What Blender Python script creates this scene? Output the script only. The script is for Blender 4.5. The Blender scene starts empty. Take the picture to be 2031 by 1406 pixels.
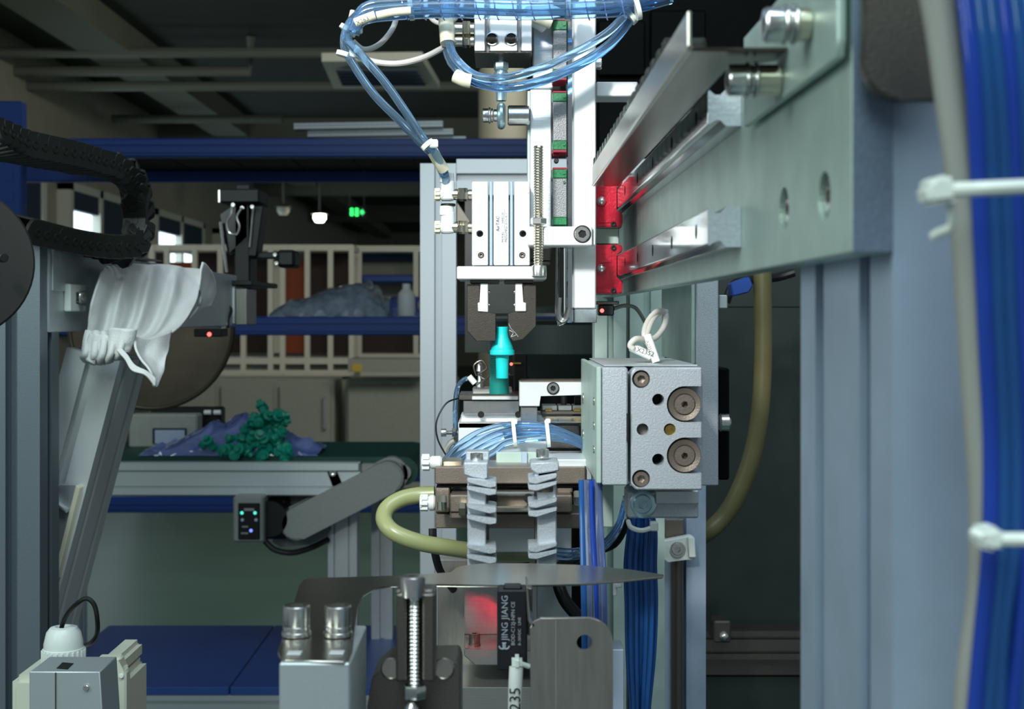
import bpy, bmesh, math, random
from mathutils import Vector as V, Matrix, noise
random.seed(7)
C = bpy.context.scene.collection
PI = math.pi
# ---------------------------------------------------------------- camera
F, CX, CY, H = 2600.0, 993.0, 626.0, 1.15          # focal length in px, principal point, eye height
def P(x, y, Y): return V(((x-CX)/F*Y, Y, H+(CY-y)/F*Y))
def S(n, Y): return n/F*Y
cam = bpy.data.cameras.new('camera'); co = bpy.data.objects.new('camera', cam); C.objects.link(co)
co.location = (0, 0, H); co.rotation_euler = (PI/2, 0, 0)
cam.sensor_width = 36; cam.lens = 36*F/2031
cam.shift_x = (1015.5-CX)/2031; cam.shift_y = (CY-703)/2031
cam.clip_start = .02; cam.clip_end = 100
cam.dof.use_dof = True; cam.dof.focus_distance = .69; cam.dof.aperture_fstop = 26
bpy.context.scene.camera = co
# ---------------------------------------------------------------- world, lights, exposure
sc = bpy.context.scene
sc.view_settings.view_transform = 'Standard'; sc.view_settings.look = 'None'
sc.view_settings.gamma = 1; sc.view_settings.exposure = 0.0; sc.view_settings.use_curve_mapping = False
w = bpy.data.worlds.new('world'); sc.world = w; w.use_nodes = True
w.node_tree.nodes['Background'].inputs[0].default_value = (.80, .93, 1, 1)
w.node_tree.nodes['Background'].inputs[1].default_value = .22
def lamp(kind, name, loc, target, power, color=(1, 1, 1), **k):
    l = bpy.data.lights.new(name, kind); l.energy = power; l.color = color
    for a, b in k.items(): setattr(l, a, b)
    o = bpy.data.objects.new(name, l); C.objects.link(o); o.location = loc
    d = V(target)-V(loc); o.rotation_euler = d.to_track_quat('-Z', 'Y').to_euler(); return o
lamp('SPOT', 'work_lamp', (-.17, .02, H+.36), (.015, .70, H+.085), 26, (1, .99, .965), spot_size=math.radians(44), spot_blend=.75, shadow_soft_size=.035)
lamp('AREA', 'overhead_fill', (.25, -.3, H+1.5), (0, .9, H-.1), 19, (.72, .88, 1), shape='RECTANGLE', size=1.2, size_y=.5)  # added fill light above and behind the camera, not a fixture
lamp('AREA', 'side_fill', (-.25, -.7, H+.9), (-.3, 1.0, H-.1), 9, (.78, 1, .93), shape='RECTANGLE', size=.5, size_y=.9)  # added fill light to brighten the left strut and cloth
lamp('AREA', 'hall_panel', (.5, 5.0, H+1.6), (0, 6.5, H-.5), 52, (1, .97, .86), shape='RECTANGLE', size=2.5, size_y=.6)
lamp('AREA', 'left_fill', (-.75, .15, H+.40), (.07, .5, H+.03), 3.6, (.86, 1, .96), shape='RECTANGLE', size=.35, size_y=.5)  # added fill light from the left for the beam face
# ---------------------------------------------------------------- materials
def hx(s): return tuple(((c/255)/12.92 if c/255 <= .04045 else ((c/255+.055)/1.055)**2.4) for c in bytes.fromhex(s))
M = {}
def mat(name, col, rough=.5, metal=0.0, bump=0.0, scale=200.0, var=0.0, trans=0.0, ior=1.45, emit=0.0, stretch=None, coat=0.0, alpha=1.0, vscale=None):
    m = bpy.data.materials.new(name); m.use_nodes = True; nt = m.node_tree; b = nt.nodes['Principled BSDF']
    c = hx(col) if isinstance(col, str) else col
    b.inputs['Base Color'].default_value = (*c, 1); b.inputs['Roughness'].default_value = rough
    b.inputs['Metallic'].default_value = metal; b.inputs['Transmission Weight'].default_value = trans
    b.inputs['IOR'].default_value = ior; b.inputs['Coat Weight'].default_value = coat; b.inputs['Alpha'].default_value = alpha
    if emit: b.inputs['Emission Color'].default_value = (*c, 1); b.inputs['Emission Strength'].default_value = emit
    if bump or var:
        tc = nt.nodes.new('ShaderNodeTexCoord'); mp = nt.nodes.new('ShaderNodeMapping'); nz = nt.nodes.new('ShaderNodeTexNoise')
        nt.links.new(tc.outputs['Object'], mp.inputs[0]); nt.links.new(mp.outputs[0], nz.inputs['Vector'])
        nz.inputs['Scale'].default_value = scale; nz.inputs['Detail'].default_value = 4
        if stretch: mp.inputs['Scale'].default_value = stretch
        if bump:
            bp = nt.nodes.new('ShaderNodeBump'); bp.inputs['Strength'].default_value = bump; bp.inputs['Distance'].default_value = .0004
            nt.links.new(nz.outputs[0], bp.inputs['Height']); nt.links.new(bp.outputs[0], b.inputs['Normal'])
        if var:
            n2 = nz
            if vscale:
                n2 = nt.nodes.new('ShaderNodeTexNoise'); n2.inputs['Scale'].default_value = vscale; n2.inputs['Detail'].default_value = 5
                nt.links.new(mp.outputs[0], n2.inputs['Vector'])
            cr = nt.nodes.new('ShaderNodeValToRGB')
            cr.color_ramp.elements[0].position = .3; cr.color_ramp.elements[1].position = .7
            cr.color_ramp.elements[0].color = (*[x*(1-var) for x in c], 1); cr.color_ramp.elements[1].color = (*[min(1, x*(1+var)) for x in c], 1)
            nt.links.new(n2.outputs[0], cr.inputs[0]); nt.links.new(cr.outputs[0], b.inputs['Base Color'])
    M[name] = m; return m
mat('alu', 'c2c9cc', .42, .75, .12, 900, .06, stretch=(1, 1, .05))
mat('column_grey', '8f918f', .4, .7, .15, 1500, .06, stretch=(.05, 1, 1)); mat('alu_frame', 'b6bdc2', .5, .45, .12, 1200, .05); mat('end_face', '76859a', .5, .5, .2, 900, .1); mat('rail_end', 'd4dbe2', .42, .5, .3, 900, .08)  # the blue-grey one carries the light tint of the beam's machined end
mat('guard', '5f554c', .22, 1, .08, 300, .15, vscale=30)  # dark copy of the sheet steel: underside shade put into the colour
mat('strut', 'd2d6d5', .5, .25, .1, 900, .04); mat('alu_shaded', '77838a', .4, .6, .12, 900, .06)  # left post's aluminium is darkened, grazing light put into its colour
mat('alu_plain', 'c4ccce', .45, .7, .15, 2500, .05)
mat('alu_white', 'd6d8d9', .48, .35, .10, 3000, .03)
mat('alu_brush', 'dfe4e8', .38, .5, .2, 1500, .05, stretch=(.04, 1, 1))
mat('alu_green', 'b3c8c0', .45, .45, .1, 300, .10, vscale=60)  # greenish ambient light on the beam put into the aluminium colour
mat('alu_blue', 'aebfd2', .5, .5, .15, 1200, .08, vscale=40)  # blue light on the right post put into the aluminium colour
mat('alu_cast', 'b4bbc2', .46, .5, .35, 1400, .12)
mat('steel', 'dad9d6', .24, 1, .05, 600, .05)
mat('steel_dark', '6d6862', .35, .85, .3, 1500, .14)
mat('steel_tool', '4e4a45', .36, .8, .2, 2600, .15)
mat('steel_brown', '8a7f75', .42, .8, .25, 1600, .08)
mat('sheet', 'bcb8ae', .25, 1, .08, 300, .10, vscale=30)
mat('sheet_dull', 'a6a29a', .34, .9, .12, 500, .10, stretch=(1, 1, .1))
mat('nickel', 'd8d0be', .2, 1)
mat('brass', '9c8445', .35, .9, .1, 700, .2)
mat('zinc', 'b9d6de', .28, .85)
mat('rail', 'dfe3e6', .09, 1, .03, 400)
mat('black', '0c0d0d', .45); mat('black_gloss', '08090a', .18)
mat('black_chain', '1e221e', .5, 0, .3, 500)
mat('hole', '0a0a0a', .7)
mat('rubber', '101112', .42)
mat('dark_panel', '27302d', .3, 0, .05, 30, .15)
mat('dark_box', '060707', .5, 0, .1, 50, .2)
mat('disc_dark', '262624', .55)
mat('white', 'e9ebe6', .45); mat('white_plastic', 'dfe6e0', .35)
mat('ivory', 'dcd9bf', .45); mat('junction', 'cdd0bd', .5, 0, .1, 400)
mat('nylon', 'e6ece4', .35); mat('cable_white', 'bdbab4', .4)
mat('grey_hose', '969690', .5)
mat('fit_white', 'cfd3d4', .4)
mat('red_cap', 'b0102a', .28, 0, .5, 700, .15, coat=.6)
mat('red_strip', '8e1c34', .4); mat('green_cap', '17693f', .38, 0, .3, 900, .25)
mat('carriage', '7d7e80', .45, .5, .5, 1500, .12)
mat('cyan', '19c6c8', .42); mat('teal', '0b7f78', .4)
mat('tube_blue', (.45, .70, .97), .03, 0, trans=.92, ior=1.38)
mat('tube_deep', (.03, .15, .46), .10, 0, trans=.5, ior=1.36)
mat('tube_royal', (.02, .07, .45), .12, trans=.3, ior=1.36)
mat('tube_mid', (.10, .32, .62), .06, 0, trans=.6, ior=1.38)
mat('tube_clear', (.42, .52, .85), .08, trans=.85, ior=1.36)
mat('hose_yellow', '8f9568', .3, 0, 0, 40, .08, trans=.12)
mat('hose_olive', '5f5a3a', .4, 0, 0, 40, .08)
mat('clear', (.92, .96, .95), .06, trans=1.0, ior=1.2)
mat('cloth', 'dfe0dd', .9, 0, 1.0, 900, .04)
mat('rack_blue', '1b418c', .42, .0, .05, 80, .06); mat('board_blue', '2a4a8c', .5, 0, .1, 60, .10, vscale=9)
mat('belt', '0b4136', .55, 0, .2, 500, .08)
mat('cover_grey', '8a8f8c', .5, .2, .1, 200, .05)
mat('cabinet', '9a9e94', .55, 0, .05, 60, .05); mat('cabinet_frame', 'd6d4c6', .5)
mat('orange', '8a3a12', .5, 0, 0, 5, .35, stretch=(1, 1, .05)); mat('brown', '2a1812', .6)
mat('wall', 'a9a793', .8, 0, .1, 8, .06); mat('ceiling', '3c443f', .85, 0, .1, 5, .08); mat('beam_paint', '74776a', .8, 0, 0, 4, .06)
mat('pipe', '6f736a', .5)
mat('floor', '466560', .36, 0, .05, 3, .10, vscale=2.0)
mat('blind', '22384c', .7); mat('frame_white', 'd5d8cb', .6)
mat('glass_day', (.75, .9, 1), .3, emit=2.2); mat('lamp_glow', (1, .93, .72), .3, emit=14); mat('exit_glow', (.06, .9, .22), .4, emit=1.3)
mat('led_red', (1, .05, .04), .4, emit=8); mat('led_teal', (.1, .9, .7), .4, emit=.9); mat('led_blue', (.2, .3, 1), .4, emit=1.2)
mat('bag', (.22, .30, .72), .09, 0, .0, 40, .3, trans=.45, ior=1.3, coat=1.0); mat('bag_grey', (.42, .50, .58), .14, 0, 0, 40, .3, trans=.5, ior=1.2)
mat('green_part', '0e9078', .35); mat('screen', 'a9b8c9', .3); mat('sticker', 'c9b04a', .5); mat('ink', '15171a', .6); mat('ink_grey', '6d7275', .6); mat('ink_pale', 'a9acb6', .5)
mat('sensor', '17171f', .5); mat('disc_bronze', '4d463b', .35, .7, .05, 60, .35, vscale=14)
mat('bowl', '39413e', .35, .6, 0, 20, .1)
mat('table', '7f858a', .45, .6, .1, 300, .05)
mat('pillar', '77776a', .6)
# ---------------------------------------------------------------- mesh helpers
class MB:
    def __init__(s): s.bm = bmesh.new()
    def _bev(s, vs, bev, seg=1):
        es = list({e for v in vs for e in v.link_edges})
        bmesh.ops.bevel(s.bm, geom=es, offset=bev, segments=seg, affect='EDGES', clamp_overlap=True)
    def box(s, a, b, bev=0, seg=1):
        lo = [min(a[i], b[i]) for i in range(3)]; hi = [max(a[i], b[i]) for i in range(3)]
        vs = [s.bm.verts.new((x, y, z)) for x in (lo[0], hi[0]) for y in (lo[1], hi[1]) for z in (lo[2], hi[2])]
        for f in ((0, 1, 3, 2), (4, 6, 7, 5), (0, 4, 5, 1), (2, 3, 7, 6), (0, 2, 6, 4), (1, 5, 7, 3)): s.bm.faces.new([vs[i] for i in f])
        if bev: s._bev(vs, min(bev, .45*min(hi[i]-lo[i] for i in range(3))), seg)
        return s
    def pbox(s, x0, y0, x1, y1, Y, d, bev=.0004, seg=1):
        return s.box(P(x0, y0, Y), P(x1, y1, Y)+V((0, d, 0)), bev, seg)
    def prism(s, pts, vec, bev=0, seg=1):
        vec = V(vec); a = [s.bm.verts.new(p) for p in pts]; b = [s.bm.verts.new(V(p)+vec) for p in pts]; n = len(pts)
        s.bm.faces.new(a); s.bm.faces.new(b[::-1])
        for i in range(n): s.bm.faces.new((a[i], b[i], b[(i+1) % n], a[(i+1) % n]))
        if bev: s._bev(a+b, bev, seg)
        return s
    def pprism(s, px, Y, d, bev=.0004, seg=1): return s.prism([P(x, y, Y) for x, y in px], (0, d, 0), bev, seg)
    def lathe(s, o, axis, prof, seg=24, hexi=()):
        o = V(o); ax = V(axis).normalized(); u = ax.orthogonal().normalized(); v = ax.cross(u); rings = []
        for i, (r, h) in enumerate(prof):
            c = o+ax*h
            if r < 1e-7: rings.append([s.bm.verts.new(c)]); continue
            ring = []
            for k in range(seg):
                a = 2*PI*k/seg; rr = r
                if i in hexi: rr = r*math.cos(PI/6)/math.cos((a % (PI/3))-PI/6)
                ring.append(s.bm.verts.new(c+(u*math.cos(a)+v*math.sin(a))*rr))
            rings.append(ring)
        for A, B in zip(rings, rings[1:]):
            if len(A) == 1 and len(B) == 1: continue
            for k in range(seg):
                k2 = (k+1) % seg
                if len(A) == 1: s.bm.faces.new((A[0], B[k], B[k2]))
                elif len(B) == 1: s.bm.faces.new((A[k], B[0], A[k2]))
                else: s.bm.faces.new((A[k], B[k], B[k2], A[k2]))
        for R in (rings[0], rings[-1]):
            if len(R) > 2: s.bm.faces.new(R)
        return s
    def cyl(s, o, axis, r, L, seg=24, ch=.0003):
        ch = min(ch, r*.3, L*.3)
        return s.lathe(o, axis, [(r-ch, 0), (r, ch), (r, L-ch), (r-ch, L)], seg)
    def tube(s, pts, r, seg=10, sub=6, closed=False, rs=None):
        pts = [V(p) for p in pts]; path = []; n = len(pts); rad = []
        if sub > 1 and n > 2:
            rng = range(n if closed else n-1)
            for i in rng:
                g = (lambda j: pts[j % n]) if closed else (lambda j: pts[max(0, min(n-1, j))])
                p0, p1, p2, p3 = g(i-1), g(i), g(i+1), g(i+2)
                for k in range(sub):
                    t = k/sub
                    path.append(.5*((2*p1)+(p2-p0)*t+(2*p0-5*p1+4*p2-p3)*t*t+(3*p1-p0-3*p2+p3)*t**3))
                    if rs: rad.append(rs[i]*(1-t)+rs[min(i+1, n-1)]*t)
            if not closed:
                path.append(pts[-1])
                if rs: rad.append(rs[-1])
        else: path = pts; rad = rs
        N = len(path); t0 = (path[1]-path[0]).normalized(); u = t0.orthogonal().normalized(); rings = []
        for i, p in enumerate(path):
            t = (path[(i+1) % N]-path[i-1]) if (closed or 0 < i < N-1) else (path[1]-path[0] if i == 0 else path[-1]-path[-2])
            t.normalize(); u = (u-t*u.dot(t)).normalized(); v = t.cross(u); rr = rad[i] if rs else r
            rings.append([s.bm.verts.new(p+(u*math.cos(2*PI*k/seg)+v*math.sin(2*PI*k/seg))*rr) for k in range(seg)])
        for i in range(N if closed else N-1):
            A, B = rings[i], rings[(i+1) % N]
            for k in range(seg): s.bm.faces.new((A[k], A[(k+1) % seg], B[(k+1) % seg], B[k]))
        if not closed: s.bm.faces.new(rings[0][::-1]); s.bm.faces.new(rings[-1])
        return s
    def extr(s, A, B, u, v, wu, wv, nu, nv):
        """T-slot aluminium profile from A to B (A, B on the section's centre line)."""
        A, B, u, v = V(A), V(B), V(u), V(v); un = min(wu/max(nu, 1), wv/max(nv, 1))
        def side(w_, n_):
            r = [(0, 0)]
            for i in range(n_):
                c = w_*(2*i+1)/(2*n_); m = .105*un
                r += [(c-m, 0), (c-m, .05*un), (c-m*1.7, .05*un), (c-m*.8, .24*un), (c+m*.8, .24*un), (c+m*1.7, .05*un), (c+m, .05*un), (c+m, 0)]
            return r
        poly = []
        for (w_, n_, o, du, dn) in ((wu, nu, (-wu/2, -wv/2), (1, 0), (0, 1)), (wv, nv, (wu/2, -wv/2), (0, 1), (-1, 0)), (wu, nu, (wu/2, wv/2), (-1, 0), (0, -1)), (wv, nv, (-wu/2, wv/2), (0, -1), (1, 0))):
            for a, b in side(w_, n_): poly.append((o[0]+du[0]*a+dn[0]*b, o[1]+du[1]*a+dn[1]*b))
        return s.prism([A+u*x+v*y for x, y in poly], B-A)
    def patch(s, rows, sub=5):
        def cr(p0, p1, p2, p3, t): return .5*((2*p1)+(p2-p0)*t+(2*p0-5*p1+4*p2-p3)*t*t+(3*p1-p0-3*p2+p3)*t**3)
        def res(l):
            o = []
            for i in range(len(l)-1):
                for k in range(sub): o.append(cr(l[max(0, i-1)], l[i], l[i+1], l[min(len(l)-1, i+2)], k/sub))
            return o+[l[-1]]
        R = [res([V(p) for p in r]) for r in rows]; cols = [res([r[i] for r in R]) for i in range(len(R[0]))]
        vs = [[s.bm.verts.new(p) for p in c] for c in cols]
        for i in range(len(vs)-1):
            for j in range(len(vs[0])-1): s.bm.faces.new((vs[i][j], vs[i+1][j], vs[i+1][j+1], vs[i][j+1]))
        return s
    def mesh(s, name, smooth=True, ang=35):
        bmesh.ops.recalc_face_normals(s.bm, faces=s.bm.faces[:])
        me = bpy.data.meshes.new(name)
        for f in s.bm.faces: f.smooth = smooth
        if smooth:
            for e in s.bm.edges:
                if len(e.link_faces) == 2 and e.calc_face_angle(0) > math.radians(ang): e.smooth = False
        s.bm.to_mesh(me); s.bm.free(); return me
def base(o):
    while o.parent: o = o.parent
    return o
def part(name, mb, m, parent=None, smooth=True, label=None, kind=None, ang=35):
    me = mb.mesh(name, smooth, ang); me.materials.append(M[m])
    o = bpy.data.objects.new(name, me); C.objects.link(o)
    if parent:
        L = base(parent).location.copy()
        me.transform(Matrix.Translation(-L)); o.parent = parent
    if label: o['label'] = label
    if kind: o['kind'] = kind
    return o
def T(name, label, cat, loc, group=None):
    o = bpy.data.objects.new(name, None); C.objects.link(o); o.empty_display_size = .01; o.location = loc
    o['label'] = label; o['category'] = cat
    if group: o['group'] = group
    return o
def single(name, mb, m, label, cat, group=None, smooth=True):
    """A thing that is one mesh; origin moved to the centre of its base."""
    me = mb.mesh(name, smooth); me.materials.append(M[m])
    xs = [v.co for v in me.vertices]; L = V(((min(v.x for v in xs)+max(v.x for v in xs))/2, (min(v.y for v in xs)+max(v.y for v in xs))/2, min(v.z for v in xs)))
    me.transform(Matrix.Translation(-L)); o = bpy.data.objects.new(name, me); C.objects.link(o); o.location = L
    o['label'] = label; o['category'] = cat
    if group: o['group'] = group
    return o
def struct(name, mb, m, parent=None):
    o = part(name, mb, m, parent)
    if not parent: o['kind'] = 'structure'
    return o
def cut(o, mb):
    """Real holes: subtract a mesh and keep the result (no helper object stays behind)."""
    me = mb.mesh('cutter'); L = base(o).location if o.parent else V((0, 0, 0)); me.transform(Matrix.Translation(-L))
    c = bpy.data.objects.new('cutter', me); C.objects.link(c); c.parent = o.parent
    md = o.modifiers.new('b', 'BOOLEAN'); md.operation = 'DIFFERENCE'; md.solver = 'EXACT'; md.object = c
    bpy.context.view_layer.update(); dg = bpy.context.evaluated_depsgraph_get()
    new = bpy.data.meshes.new_from_object(o.evaluated_get(dg)); o.modifiers.clear(); o.data = new
    bpy.data.objects.remove(c)
    for p in new.polygons: p.use_smooth = False
def sbolt(parent, o, axis, r, L, m='steel', name='bolt', washer=0, rec=.55):
    b = MB(); ch = r*.1
    b.lathe(o, axis, [(r*.98, -L), (r, -L+ch), (r, -ch), (r-ch, 0), (r*rec, 0), (r*rec, -r*.6), (0, -r*.75)], 24, (4, 5))
    if washer: b.lathe(o, axis, [(washer, -L), (washer, -L+r*.25), (r*.9, -L+r*.26)], 28)
    return part(name, b, m, parent)
def hexnut(mb, o, axis, r, L): return mb.lathe(o, axis, [(r*.9, 0), (r, L*.12), (r, L*.88), (r*.9, L)], 24, (0, 1, 2, 3))
def thread(mb, A, axis, r, L, p):
    n = int(L/p); pr = []
    for i in range(n): pr += [(r*.80, i*p), (r, i*p+p*.5)]
    return mb.lathe(A, axis, pr+[(r*.86, L)], 14)
def text(parent, s, loc, xd, yd, size, m, name='lettering', ext=.00005, align='LEFT'):
    cu = bpy.data.curves.new('t', 'FONT'); cu.body = s; cu.size = size; cu.extrude = ext; cu.align_x = align; cu.resolution_u = 2
    t = bpy.data.objects.new('t', cu); C.objects.link(t); bpy.context.view_layer.update()
    me = bpy.data.meshes.new_from_object(t.evaluated_get(bpy.context.evaluated_depsgraph_get())); bpy.data.objects.remove(t)
    xd, yd = V(xd).normalized(), V(yd).normalized(); z = xd.cross(yd)
    mt = Matrix(((xd.x, yd.x, z.x, loc[0]), (xd.y, yd.y, z.y, loc[1]), (xd.z, yd.z, z.z, loc[2]), (0, 0, 0, 1)))
    me.transform(Matrix.Translation(-base(parent).location) @ mt); me.materials.clear(); me.materials.append(M[m])
    o = bpy.data.objects.new(name, me); C.objects.link(o); o.parent = parent; return o
X1, Y1, Z1 = V((1, 0, 0)), V((0, 1, 0)), V((0, 0, 1)); FR = V((0, -1, 0))
# ================================================================ the hall
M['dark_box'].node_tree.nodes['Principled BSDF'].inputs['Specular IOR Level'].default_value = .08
struct('floor', MB().box((-3.3, -1.0, -.05), (6, 30, 0)), 'floor')
struct('ceiling', MB().box((-3.3, 3.0, H+1.9), (6, 30, H+2.0)), 'ceiling')
struct('wall_back', MB().box((-3.3, 30, 0), (6, 30.2, H+1.9)), 'wall')
struct('wall_left', MB().box((-3.5, 4.0, 0), (-3.3, 30, H+1.9)), 'wall')
for i, (a, b) in enumerate(((7.9, 9.25), (9.75, 11.3), (12.2, 14.2), (15.0, 17.2))):
    fr = MB(); z0, z1 = H-.15, H+1.0
    for (ya, yb, za, zb) in ((a, a+.08, z0, z1), (b-.08, b, z0, z1), (a, b, z1-.06, z1), (a, b, z0, z0+.06), ((a+b)/2-.04, (a+b)/2+.04, z0, z1)):
        fr.box((-3.3, ya, za), (-3.2, yb, zb))
    o = struct('window_%d' % (i+1), fr, 'frame_white')
    part('pane', MB().box((-3.299, a+.05, z0+.05), (-3.27, b-.05, z1-.05)), 'glass_day', o)
    for (ba, bb, hb) in ((a+.05, (a+b)/2-.04, .20), ((a+b)/2+.04, b-.05, .36)): part('roller_blind', MB().box((-3.26, ba, z1-hb), (-3.215, bb, z1-.02)), 'blind', o)
for i, (x0, x1, dz) in enumerate(((-2.75, -2.42, .30), (1.2, 1.6, .30))):
    struct('trim_%d' % (i+1), MB().box((x0, 3.5, H+1.9-dz*.6), (x1, 29, H+1.9)), 'beam_paint')
for i, y in enumerate((12.6, 17.5, 22.5)):
    struct('trim_%d' % (i+3), MB().box((-3.3, y, H+1.62), (6, y+.3, H+1.9)), 'beam_paint')
for i, (py, z, x0, x1) in enumerate(((104, 1.72, -3.3, -.9), (141, 1.66, -3.3, -1.7), (171, 1.6, -3.3, 1.0), (236, 1.62, -3.2, -1.8))):
    y = z*F/(CY-py)
    single('ceiling_pipe', MB().tube([(x0, y, H+z), (x1, y, H+z)] if i != 1 else [(x0, y, H+z), (x1, y, H+z), (x1, y, H+1.89)], .035, 8, 1), 'pipe',
           ('grey pipe under the ceiling, highest in view', 'grey ceiling pipe that ends at an elbow', 'long grey ceiling pipe running towards the ceiling vent', 'short grey ceiling pipe just above the thin aluminium bar')[i], 'pipe', 'pipes under the ceiling')
single('ceiling_hanger', MB().cyl(P(289, 250, 13), Z1, .022, S(75, 13), 8).cyl(P(289, 188, 13), Z1, .05, .09, 8), 'pipe', 'grey hanger rod with round ends below the hall ceiling pipes', 'hanger')
# ceiling air vent
t = T('ceiling_vent', 'square white slatted air vent in the dark ceiling behind blue tubes', 'vent', P(755, 150, 9.6))
Yv = 8.2; part('frame', MB().prism([P(638, 122, Yv-.6), P(838, 120, Yv-.6), P(872, 176, Yv+.3), P(662, 176, Yv+.3)], (0, 0, .05)), 'frame_white', t)
for k in range(5):
    f = .18+k*.14; f2 = f+.06
    a = P(662, 126, Yv-.6).lerp(P(682, 172, Yv+.3), f); b = P(822, 126, Yv-.6).lerp(P(850, 172, Yv+.3), f)
    part('slat', MB().box(a+V((0, 0, -.02)), b+V((0, .06, -.01))), 'blind', t)
# lamps and exit sign
for (px, py, m, lb) in ((634, 431, 'lamp_glow', 'glowing round pendant lamp at the far end of the hall'), (562, 417, 'frame_white', 'unlit pendant lamp dish left of the glowing lamp')):
    o = P(px, py, 13.5); t = T('pendant_lamp', lb, 'lamp', o)
    part('bulb', MB().lathe(o, Z1, [(0, -.055), (.04, -.05), (.066, -.01), (.06, .03), (.0, .05)], 20), m, t)
    part('stem', MB().cyl(o+V((0, 0, .04)), Z1, .012, H+1.9-o.z-.04, 8), 'pipe', t)
    part('shade', MB().lathe(o, Z1, [(.02, .06), (.09, .035), (.088, .03), (.02, .052)], 20), 'pipe', t)
o = P(707, 421, 16); t = T('exit_sign', 'small green lit exit sign hanging in the far hall', 'sign', o)
part('housing', MB().pbox(689, 409, 727, 432, 16.03, .05), 'black', t)
for x in (694, 722): part('hanger', MB().cyl(P(x, 410, 16.05), Z1, .006, H+1.9-P(x, 410, 16).z, 6), 'pipe', t)
sg = MB()
for (a, b, c, d) in ((694, 413, 701, 417), (694, 419, 701, 427), (696, 413, 699, 428), (704, 413, 711, 416), (704, 418, 711, 421), (704, 423, 711, 428), (706, 413, 709, 428)): sg.pbox(a, b, c, d, 16, .02, 0)
part('lettering', sg, 'exit_glow', t); part('arrow', MB().pprism([(714, 417), (718, 417), (718, 414), (723, 421), (718, 427), (718, 424), (714, 424)], 16, .02, 0), 'exit_glow', t)
single('column', MB().cyl((P(997, 0, 6)-V((0, 0, 0)))*V((1, 1, 0)) if False else V((P(997, 0, 6).x, 6, 0)), Z1, S(48, 6), H+1.15, 24, .08), 'pillar', 'round cream tank standing behind the rod end joint', 'tank')
# far cabinets and shelving with white frames
def frame_unit(x0, x1, y0, y1, Y, xs, ys, lb, panels):
    t = T('display_shelf', lb, 'shelf', V(((P(x0, 0, Y).x+P(x1, 0, Y).x)/2, Y+.2, 0)))
    for x in xs:
        part('upright', MB().pbox(x-5, y0, x+5, y1, Y, .04), 'cabinet_frame', t)
    for y in ys: part('rail', MB().pbox(x0, y-6, x1, y+6, Y+.005, .4), 'cabinet_frame', t)
    for (a, b, c, d, m) in panels: part('panel', MB().pbox(a, b, c, d, Y+.3, .02), m, t)
    part('plinth', MB().box((P(x0, 0, Y).x, Y+.05, 0), (P(x1, 0, Y).x, Y+.42, H+(CY-y1)/F*Y)), 'cabinet', t)
    return t
frame_unit(290, 700, 486, 742, 8.6, (300, 330, 385, 436, 482, 536, 560, 609, 655, 697), (491, 716, 740), 'white framed glass shelf with orange and brown sheets in the far hall',
    ((300, 497, 330, 700, 'brown'), (330, 520, 382, 700, 'orange'), (388, 497, 430, 700, 'brown'), (440, 497, 530, 700, 'brown'), (540, 520, 556, 700, 'cabinet_frame'), (564, 515, 604, 700, 'orange'), (612, 497, 652, 700, 'brown'), (660, 497, 690, 700, 'brown')))
frame_unit(700, 900, 488, 742, 9.2, (703, 712, 825), (493, 708, 740), 'white framed shelf with grey back panel right of the orange sheets',
    ((716, 502, 822, 520, 'blind'), (716, 520, 822, 545, 'beam_paint'), (716, 562, 822, 640, 'beam_paint'), (716, 660, 822, 705, 'brown')))
single('sheet_stack', MB().pbox(718, 545, 822, 560, 9.22, .25, .01), 'rack_blue', 'blue tray on the shelf behind the plastic bags', 'tray')
for (x0, x1, lb, xs) in ((300, 662, 'wide grey metal cabinet behind the green conveyor belt', (300, 432, 548, 662)), (684, 905, 'narrower grey metal cabinet with warning sticker, right of the wide one', (684, 840))):
    Y = 8.1; t = T('cabinet', lb, 'cabinet', V(((P(x0, 0, Y).x+P(x1, 0, Y).x)/2, Y+.2, 0)))
    part('body', MB().box((P(x0, 0, Y).x, Y+.02, 0), (P(x1, 0, Y).x, Y+.45, H+(CY-752)/F*Y), .01), 'cabinet', t)
    for a, b in zip(xs, xs[1:]):
        part('door', MB().box((P(a+6, 0, Y).x, Y-.01, .08), (P(b-6, 0, Y).x, Y+.02, H+(CY-764)/F*Y), .006), 'cabinet', t)
    if x0 > 600:
        part('drawer', MB().pbox(690, 712, 845, 738, Y-.2, .3), 'cabinet', t)
        part('sticker', MB().pbox(698, 722, 718, 737, Y-.206, .004, 0), 'sticker', t)
    part('handle', MB().box((P(x1-20, 0, Y).x, Y-.04, H-.7), (P(x1-14, 0, Y).x, Y-.01, H-.5), .004), 'steel', t)
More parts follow.
